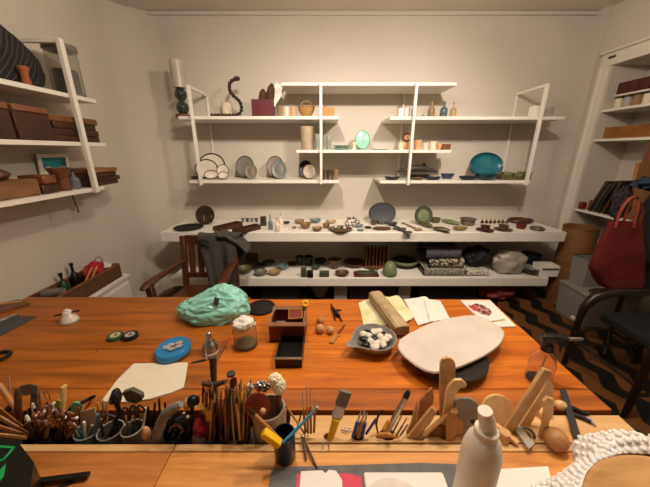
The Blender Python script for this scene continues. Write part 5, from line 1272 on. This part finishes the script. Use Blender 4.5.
MB().torus((-1.08, 2.405, .85), .05, .013, M=RX(PI/2), seg=20, a0=.3, a1=PI-.1).build('collar', BLACKM, t, 'darker collar')
# ------------------------------------------------------------------ wicker basket on the low cabinet
WK = two_tone('wicker', '#5a3b22', '#8c6238', 'wave', 22, .8, .3, .7, stretch=(1, 1, 3))
by0, by1, bx_0, bx_1, bzz = 1.70, 2.31, -1.995, -1.79, CZ
t = thing('wicker_basket', 'long wicker tray basket on the low white cabinet', 'basket', ((bx_0+bx_1)/2, 2.0, bzz))
m = MB(); xm = (bx_0+bx_1)/2; ym = (by0+by1)/2
m.box((xm, ym, bzz+.006), (bx_1-bx_0, by1-by0, .012))
for s_ in (-1, 1):
    m.box((xm+s_*((bx_1-bx_0)/2-.007), ym, bzz+.055), (.014, by1-by0, .11), bev=.004); m.box((xm, ym+s_*((by1-by0)/2-.007), bzz+.055), (bx_1-bx_0-.028, .014, .11), bev=.004)
m.build('woven_walls', WK, t)
MB().tube([(bx_0+.007,by0+.007,bzz+.112),(bx_1-.007,by0+.007,bzz+.112),(bx_1-.007,by1-.007,bzz+.112),(bx_0+.007,by1-.007,bzz+.112)], .011, 8, closed=True).build('rim', MIDW, t)
BI = bzz+.013
def inb(px, py): return on_z(px, py, bzz+.13)
one('red_cloth', MB().ball((-1.90, 2.17, BI+.085), (.055, .09, .085), 4, nz=.2, seed=41), mat('crimson_cloth','#a3202e',.8,var=.15), 'crumpled red cloth in the far half of the wicker basket', 'cloth')
t = thing('grey_roll', 'grey roll lying in the near half of the wicker basket', 'roll', (-1.9, 1.78, BI+.09))
MB().tube([(-1.945, 1.76, BI+.10), (-1.835, 1.80, BI+.10)], .028, 16).build('roll_body', GREY, t)
MB().tube([(-1.835, 1.80, BI+.10), (-1.825, 1.803, BI+.10)], [.014,.012], 12).build('core', TAN, t)
one('folded_rag', MB().ball((-1.89, 1.80, BI+.036), (.075, .075, .035), 3, nz=.2, seed=44, flatbot=-.034), LGREY, 'pale rag under the grey roll in the basket', 'rag')
for x, y, h_, m_, lab in ((-1.955, 1.93, .16, mat('bottle_green','#1d4636',.35), 'dark green bottle standing in the basket'), (-1.95, 2.03, .20, BLACK, 'black bottle standing behind the green one in the basket')):
    t = thing('slim_bottle', lab, 'bottle', (x, y, BI))
    MB().lathe('bottle', .03, h_, (x, y, BI), 20).build('bottle_body', m_, t)
    MB().lathe('solid', .014, .02, (x, y, BI+h_), 12).build('cap', BLACK, t)
for i, (a, b_, lab) in enumerate((((-1.84,1.92,BI+.02),(-1.86,2.10,BI+.15),'left'),((-1.815,1.95,BI+.02),(-1.84,2.13,BI+.15),'right'))):
    one('wooden_stick', MB().tube([a, b_], [.007,.008], 8), TOOLT, lab+' tan wooden stick propped in the basket before the red cloth', 'stick', 'sticks in the basket')
t = thing('striped_mug', 'white and dark banded cup at the far end of the basket', 'cup', (-1.86, 2.25, BI))
MB().lathe('cup', .036, .13, (-1.86, 2.25, BI), 22).build('cup_body', PAPER, t)
MB().lathe('ring', .0385, .03, (-1.86, 2.25, BI+.07), 22).build('band', DGREY, t, 'dark band')
one('wire_ring', MB().torus((-1.93, 2.265, BI+.15), .03, .005, M=RX(1.1), seg=20), STEEL, 'coil of wire at the far end of the basket', 'wire')
# ------------------------------------------------------------------ left wall shelf
LT, LM, LL = LSH
def lx(px, py, X): return on_x(px, py, X)
# striped bag on top
BAGS = two_tone('pinstripe', '#161517', '#45413f', 'wave', 13, .85, .8, .95, rot=(0, .7, .6))
t = thing('striped_bag', 'slumped black cloth bag with grey pinstripes on the top left shelf', 'bag', (-1.87, 1.75, LT))
m = MB(); q = bmesh.ops.create_icosphere(m.bm, subdivisions=5, radius=1)['verts']
for v in q:
    n = v.co.copy(); k = 1+.10*noise.noise(n*1.8+Vector((3,7,1)))+.05*(1-2*abs(noise.noise(n*3)))
    z_ = n.z*k
    v.co = Vector((-1.868+max(-.145, min(.14, n.x*k*.11))-.02, 1.70+n.y*k*.45, LT+.002+max(0, (z_+.55)*.25*(1.0-.18*n.y))))
m.build('bag_body', BAGS, t)
MB().tube([(-1.76, 1.52, LT+.30), (-1.745, 1.53, LT+.18), (-1.74, 1.55, LT+.08)], [.03,.045,.03], 10, flat=.4).build('fold', BLACKM, t, 'plain black fold')
p = on_x(31, 80, -1.74)
one('clay_vase', MB().lathe([(0,0),(.75,0),(.8,.05),(.62,.45),(.7,.7),(1,.98),(1,1),(.85,1),(.5,.6),(0,.55)], .030, .095, (-1.752, p.y-.02, LT+.002), 24), TERRA, 'flared terracotta vase in front of the striped bag', 'vase')
yj = 2.262
t = thing('glass_canister', 'tall glass canister with grey lid and dark contents at the shelf end', 'jar', (-1.815, yj, LT))
MB().lathe([(0,0),(.95,0),(1,.03),(1,1),(.95,1),(.95,.05),(0,.04)], .09, .28, (-1.815, yj, LT+.001), 32).build('glass_body', mat('canister_glass','#e6e4dc',.06,var=.02,trans=.9,ior=1.25), t, 'clear glass')
MB().lathe('solid', .096, .035, (-1.815, yj, LT+.282), 32).build('lid', GREY, t, 'grey lid')
MB().lathe('solid', .072, .15, (-1.815, yj, LT+.018), 24).build('contents', mat('dark_contents','#3c3833',.7,var=.5,scale=30), t, 'dark grey contents')
# middle board: wooden boxes and stacked boards
XB = -1.87
def mould(label, y0, y1, h1, m1, m2, x0=-2.0, x1=-1.735):
    t = thing('wooden_mould', label, 'box', ((x0+x1)/2, (y0+y1)/2, LM), 'wooden moulds on the middle left shelf')
    MB().box(((x0+x1)/2, (y0+y1)/2, LM+h1/2+.001), (x1-x0, y1-y0, h1), bev=.006).build('block_body', m1, t)
    MB().box(((x0+x1)/2, (y0+y1)/2, LM+h1+.019), (x1-x0+.006, y1-y0-.006, .034), bev=.004).build('top_board', m2, t, 'paler top board')
ms = [(.9,1.16),(1.18,1.46),(1.48,1.72),(1.73,1.955)]
for i, (y0, y1) in enumerate(ms):
    mould(('nearest','second','third','farthest')[i]+' dark wooden mould block with paler top on the middle left shelf', y0, y1-.004, .155, wood('mould_dark','#2e180e','#4b2b1a',.6,6,(2,2,8)), wood('mould_top','#6d4427','#8f6140',.6,6,(6,2,6)))
for i in range(4):
    m = MB().box((-1.875+.004*(i % 2), 2.16, LM+.001+.0205+.041*i), (.25, .40-.015*(i % 3), .040), rz=.03*(-1)**i, bev=.004)
    one('dark_board', m, (DARKW, MATS['mould_dark'], DARKW, MIDW)[i], ('lowest','second','third','topmost')[i]+' board of the dark stack at the end of the middle left shelf', 'board', 'dark boards stacked on the middle left shelf')
# lower board
t = thing('pale_mould', 'pale tan wooden block at the near end of the lower left shelf', 'block', (XB, 1.45, LL))
MB().box((XB, 1.50, LL+.05), (.24, .56, .10), bev=.012).build('block_body', wood('tan_block','#6d4a2c','#946a42',.6,5,(6,2,6)), t)
for a, r, y, lab in ((0, .05, 1.42, 'grey-brown stone lying on the pale tan block'),):
    one('flat_stone', MB().ball((-1.82, 1.60, LL+.135), (.06, .07, .034), 3, nz=.1, seed=3, flatbot=-.033), BROWNC, lab, 'stone')
for i, (y, h_, lab) in enumerate(((1.60,.055,'lower'),(1.60,.05,'upper'))):
    one('small_dark_box', MB().box((-1.83, 1.852, LL+.001+.029+.058*i), (.15, .12-.02*i, .056), rz=.1*i, bev=.006), TOOLB if i else DARKW, lab+' of two small dark boxes on the lower left shelf', 'box', 'small dark boxes')
p = on_x(58.5, 188, -1.80)
t = thing('flared_vessel', 'flared brown wooden vessel on the lower left shelf', 'vessel', (-1.80, 1.98, LL))
MB().lathe('flare', .066, .15, (-1.80, 1.985, LL+.001), 28).build('vessel_body', wood('red_vessel','#4d2b17','#74462a',.45,6,(2,2,8)), t)
t = thing('glass_vial', 'small glass jar between flared vessel and board stack', 'jar', (-1.80, 2.085, LL))
MB().lathe('bottle', .034, .12, (-1.80, 2.085, LL+.001), 18).build('glass_body', mat('vial_glass','#8d949a',.1,trans=.5), t)
MB().lathe('solid', .016, .02, (-1.80, 2.085, LL+.121), 12).build('cap', BLACK, t)
t = thing('leaning_picture', 'small white-framed teal picture leaning on the wall behind the flared vessel', 'picture', (-2.0, 2.17, LL))
Mp = Matrix.Translation(Vector((-1.992, 2.17, LL+.14)))@RY(.10)
MB().box((0,0,0), (.014, .24, .20), M=Mp, bev=.002).build('picture_frame', PAPER, t)
MB().box((.0078, 0, 0), (.002, .19, .15), M=Mp).build('print', mat('teal_print','#2f8f9a',.7), t, 'teal print')
for s_ in (-1, 1):
    MB().lathe('disc', .05, .002, Mp @ Vector((.0086, s_*.06, -.035)), 20, M=RY(PI/2+.10)).build('pale_shape', CREAM, t, 'pale round shape')
for i in range(4):
    m = MB().box((-1.865, 2.305+.015*(i % 2), LL+.001+.016+.0325*i), (.23, .30+.02*(2-abs(i-1)), .031), rz=(.05, -.04, .08, -.06)[i], bev=.004)
    one('loose_board', m, (DARKW, MATS['mould_dark'], DARKW, MATS['mould_top'])[i], ('lowest','second','third','topmost, paler')[i]+' board of the stack overhanging the lower left shelf end', 'board', 'boards stacked on the lower left shelf')
m = MB().tube([(-1.74, 1.97, LL-.028), (-1.74, 1.972, LL-.07), (-1.738, 1.98, LL-.12), (-1.742, 1.985, LL-.155)], .005, 8)
one('hanging_cord', m, DGREY, 'short dark cord hanging below the lower left shelf', 'cord')
# ------------------------------------------------------------------ niche on the right
NXc = XR+.13
nz0, nz1, nz2 = NSH
labs = ('first','second','third','fourth','fifth','sixth','seventh')
for i in range(6):
    y = 3.04-.088*i
    t = thing('lidded_jar', labs[i]+' small jar from the back on the upper niche shelf', 'jar', (NXc-.05, y, nz0), 'jars on the upper niche shelf')
    MB().lathe('glass', .036, .085, (NXc-.05, y, nz0+.001), 18).build('jar_body', (CREAM, LGREY, TAN)[i % 3], t)
    MB().lathe('solid', .038, .016, (NXc-.05, y, nz0+.087), 18).build('lid', (BROWNC, DGREY)[i % 2], t)
one('white_tray', MB().box((NXc-.05, 2.83, nz0+.112), (.12, .44, .014), bev=.002), SHELFW, 'white slat laid over the small jars in the niche', 'board')
for i in range(3):
    y = 3.0-.10*i
    one('red_packet', MB().box((NXc-.05, y, nz0+.172), (.10, .09, .10), bev=.004), mat('dark_red_pack','#4c1f1b',.6,var=.2), labs[i]+' dark red packet from the back on the white slat', 'box', 'dark red packets in the niche')
for i in range(2):
    one('dark_packet', MB().box((NXc-.04, 2.69-.10*i, nz0+.182), (.10, .085, .12), bev=.004), (GREY, BROWNC)[i], ('grey','brown')[i]+' packet beside the dark red ones in the niche', 'box')
t = thing('wooden_drawer_box', 'long orange-brown wooden tray box on the second niche shelf', 'box', (NXc, 2.78, nz1))
m = MB(); m.box((NXc, 2.78, nz1+.008), (.22, .52, .014))
for s_ in (-1, 1): m.box((NXc+s_*.105, 2.78, nz1+.055), (.01, .52, .10)); m.box((NXc, 2.78+s_*.255, nz1+.055), (.20, .01, .10))
m.build('box_walls', wood('amber_box','#7a4a20','#a06a32',.5,5,(2,2,8)), t)
one('yellow_spool', MB().lathe('solid', .035, .05, (NXc-.02, 2.60, nz1+.09), 16), ORANGE, 'orange spool in the wooden tray box of the niche', 'spool')
for i, (y, h_, m_, tilt) in enumerate(((2.98,.33,DARKW,-.34),(2.93,.30,DGREY,-.31),(2.88,.31,BLACK,-.28),(2.82,.34,DARKW,-.25),(2.76,.30,BLACK,-.2))):
    m = MB().box((0,0,h_/2), (.17, .028, h_), M=Matrix.Translation(Vector((NXc-.02, y, nz2+.006)))@RX(-tilt), bev=.003)
    one('leaning_book', m, m_, labs[i]+' dark volume from the back leaning in the niche', 'book', 'dark volumes leaning in the niche')
for i, (y, h_, m_, tilt) in enumerate(((2.71,.50,TOOLT,-.10),(2.62,.55,GREY,0),(2.54,.52,DGREY,.0))):
    m = MB().box((0,0,h_/2), (.12, .03, h_), M=Matrix.Translation(Vector((NXc+.08, y, nz2+.004)))@RX(tilt), bev=.003)
    one('upright_board', m, m_, ('tan board','grey board','dark grey board')[i]+' standing beside the dark volumes in the niche', 'board')
one('low_wooden_box', MB().box((NXc-.06, 2.92, nz2+.055), (.03, .22, .105), bev=.004), MIDW, 'low brown box in front of the leaning volumes in the niche', 'box')
one('dark_red_block', MB().box((NXc-.09, 3.075, nz2+.04), (.05, .05, .075), bev=.004), mat('oxblood2','#6d1f18'), 'small dark red block at the back end of the low niche shelf', 'block')
one('tall_board', MB().box((XR+.045, 2.46, nz2+.36), (.02, .32, .70), bev=.003), wood('panel_wood','#5c3a1e','#7d5430',.5,5,(2,8,2)), 'tall brown wooden board standing in the near part of the niche', 'board')
# barrel
xb, yb2 = 2.72, 2.93
t = thing('paper_barrel', 'brown cardboard barrel standing between bench end and niche', 'barrel', (xb, yb2, 0))
MB().lathe('cyl', .150, .88, (xb, yb2, 0), 32).build('barrel_body', wood('kraft','#6b4626','#85592f',.7,4,(2,2,6)), t)
MB().torus((xb, yb2, .88), .148, .008, seg=32).build('rim', MIDW, t)
t = thing('white_flask', 'pale grey flask standing on the floor behind the white bins', 'bottle', (2.98, 2.90, 0))
MB().lathe('bottle', .08, .82, (2.98, 2.90, 0), 20).build('flask_body', LGREY, t)
MB().lathe('solid', .035, .05, (2.98, 2.90, .80), 14).build('cap', GREY, t)
# bins
def bin_(label, c, d, z0, h_, taper=.92):
    t = thing('plastic_bin', label, 'box', (c[0], c[1], z0))
    m = MB(); bm = m.bm
    def ring(s, z): return [bm.verts.new((c[0]+sx*d[0]/2*s, c[1]+sy*d[1]/2*s, z)) for sx, sy in ((-1,-1),(1,-1),(1,1),(-1,1))]
    r = [ring(taper, z0), ring(1, z0+h_), ring(.96, z0+h_), ring(taper*.96, z0+.012)]
    bm.faces.new(r[0])
    for a, b_ in zip(r, r[1:]):
        for i in range(4): bm.faces.new((a[i], a[(i+1) % 4], b_[(i+1) % 4], b_[i]))
    bm.faces.new(r[3])
    m.build('bin_body', mat('bin_white','#8d8982',.45,var=.03), t)
    return t
t = bin_('big white plastic bin on the floor by the niche', (2.74, 2.575), (.48, .36), .001, .32)
MB().box((2.74, 2.575, .336), (.50, .38, .028), bev=.006).build('lid', mat('bin_white','#cfcac2'), t)
MB().box((2.50, 2.47, .05), (.03, .10, .03), bev=.004).build('grip', SHELFW, t)
t = bin_('smaller white tub standing on the big white bin', (2.68, 2.66), (.25, .19), .351, .285, .86)
MB().torus((2.68, 2.66, .637), .150, .006, M=Matrix.Diagonal((1.16,.88,1,1))@RZ(PI/4), seg=4, rs=6).build('rim', DGREY, t, 'dark rim')
MB().box((2.66, 2.567, .57), (.012, .006, .08)).build('clasp', BLACK, t)
one('folded_dark_cloth', MB().ball((2.76, 2.47, .361), (.2, .075, .010), 3, nz=.1, seed=8, flatbot=-.0095), mat('maroon_cloth','#43221c',.9), 'dark maroon cloth on the front edge of the big white bin', 'cloth')
# ------------------------------------------------------------------ dark armchair at the right, coat stand, tote
DK = wood('black_brown_wood', '#120907', '#22110c', .4, 6, (6, 6, 2))
rx0, rx1, ry0, ry1 = 1.93, 2.50, 1.40, 1.93
t = thing('dark_armchair', 'dark brown armchair with curved arms facing the table at the right', 'chair', ((rx0+rx1)/2, (ry0+ry1)/2, 0))
MB().box(((rx0+rx1)/2+.07, (ry0+ry1)/2, .455), (rx1-rx0-.18, ry1-ry0-.06, .07), bev=.02, seg=2).build('seat', mat('seat_black','#0b0c0c',.8), t, 'black padded seat')
for y in (ry0+.02, ry1-.02):
    MB().tube([(rx0+.02, y, 0), (rx0+.03, y, .42), (rx0+.04, y, .52), (rx0+.09, y, .60), (rx0+.20, y, .645), (rx1, y, .65), (rx1+.04, y, .65)], [.018,.024,.030,.036,.036,.032,.026], 12).build('arm_and_leg', DK, t)
    MB().tube([(rx1+.02, y, 0), (rx1+.03, y, .45), (rx1+.09, y, 1.0)], [.018,.022,.018], 10).build('leg', DK, t)
    MB().tube([(rx0+.03, y, .18), (rx1+.02, y, .18)], .012, 8).build('stretcher', DK, t)
MB().tube([(rx0+.03, ry0+.02, .24), (rx0+.03, ry1-.02, .24)], .012, 8).build('stretcher', DK, t)
MB().box((rx1+.08, (ry0+ry1)/2, .86), (.03, ry1-ry0-.06, .26), bev=.01, M=None).build('backrest', DK, t)
# coat stand
sx, sy = 2.50, 2.14
t = thing('coat_stand', 'dark wooden coat stand behind the armchair at the right edge', 'stand', (sx, sy, 0))
MB().tube([(sx, sy, .02), (sx, sy, 1.62)], .018, 10).build('pole', DK, t)
for i in range(4):
    a = PI/4+i*PI/2
    MB().tube([(sx, sy, .16), (sx+.13*math.cos(a), sy+.13*math.sin(a), .10), (sx+.2*math.cos(a), sy+.2*math.sin(a), .012)], .012, 8).build('foot', DK, t)
    MB().tube([(sx, sy, 1.42), (sx+.09*math.cos(a), sy+.09*math.sin(a), 1.42), (sx+.11*math.cos(a), sy+.11*math.sin(a), 1.47)], .009, 8).build('hook', DK, t)
# dark coat
COAT = mat('coat_black', '#14161a', .9, var=.3, scale=12, bump=.2)
m = MB()
n = 26; prof_ = [(0,1.40,.05),(.1,1.37,.11),(.25,1.25,.15),(.5,1.05,.16),(.75,.8,.17),(1,.58,.19)]
def fc_(u, v):
    k = v*(len(prof_)-1); i = min(int(k), len(prof_)-2); f_ = k-i
    z_ = prof_[i][1]*(1-f_)+prof_[i+1][1]*f_; r = prof_[i][2]*(1-f_)+prof_[i+1][2]*f_
    a = 2*PI*u; r *= 1+.10*math.sin(a*7)*v
    return (sx+.07+r*1.0*math.cos(a), sy-.02+r*.8*math.sin(a), z_)
m.sheet(fc_, 56, 20, .008)
t = thing('black_coat', 'black coat hanging on the coat stand at the right edge', 'coat', (sx, sy, .58))
m.build('coat_body', COAT, t)
MB().tube([(sx-.06, sy-.08, 1.34), (sx-.10, sy-.12, 1.1), (sx-.09, sy-.13, .86)], [.04,.055,.04], 12).build('sleeve', COAT, t)
one('blue_scarf', MB().ball((sx-.04, sy+.02, 1.415), (.13, .09, .045), 4, nz=.22, seed=51), mat('navy_teal_scarf','#1b3340',.9,var=.4,scale=16), 'dark blue-teal scarf bundled on top of the coat stand', 'scarf')
one('purple_cloth', MB().ball((sx-.15, sy+.10, 1.25), (.06, .05, .12), 4, nz=.22, seed=53), two_tone('purple_print','#151017','#332833','noise',40,.9), 'dark purple patterned cloth hanging beside the blue scarf', 'cloth')
# red tote
TY = 1.99
def tp(px, py, dy=0): return on_y(px, py, TY+dy)
rows_ = [(610,640,221.5),(606,641.5,231),(599,643,245),(593,643.5,258),(590,643,268),(596,642,279),(602,640.5,286.5)]
t = thing('red_tote', 'red tote bag with orange-red straps hanging in front of the coat', 'bag', (on_y(620,286,TY).x, TY, on_y(620,286.5,TY).z))
def ft(u, v):
    a = 2*PI*u; k = v*(len(rows_)-1); i = min(int(k), len(rows_)-2); f_ = k-i
    l, r, y_ = (rows_[i][q]*(1-f_)+rows_[i+1][q]*f_ for q in range(3))
    A, B = on_y(l, y_, TY), on_y(r, y_, TY)
    c_, s_ = math.cos(a), math.sin(a)
    p = A.lerp(B, .5+.5*math.copysign(abs(c_)**.5, c_))
    d_ = (.02+.055*v)*math.copysign(abs(s_)**.7, s_)
    return p + Vector((.006*noise.noise(Vector((a, v*6, 3))), d_+.012*noise.noise(Vector((p.x*16, p.z*9, 7))), .008*noise.noise(Vector((a*2, v, 1)))))
MB().sheet(ft, 56, 26, .004).build('bag_body', RED, t)
MB().prism([ft(i/24, 1.0)+Vector((0,0,.006)) for i in range(24)], (0, 0, .003)).build('bag_base', RED, t)
ST = mat('strap_orange', '#82301f', .6, var=.15)
for dy, a_, b_ in ((-.03, (615,224), (633,224)), (.03, (622,223.5), (639,224))):
    pts = [tp(a_[0], a_[1]+4, dy), tp(a_[0]+4, 214, dy), tp(a_[0]+9, 204, dy*.8), tp(631, 197.5, dy*.6), tp(635, 196.5, dy*.5), tp(639, 199, dy*.6), tp(b_[0]+4, 212, dy), tp(b_[0], b_[1]+4, dy)]
    MB().tube(pts, .012, 8, flat=.45).build('strap', ST, t, 'orange-red strap')
p = on_x(612, 58, XR-.028)
one('door_plate', MB().box((XR-.030, p.y, NZ+.07), (.006, .07, .022), bev=.001), DGREY, 'small dark plate on the white beam above the niche', 'plate')
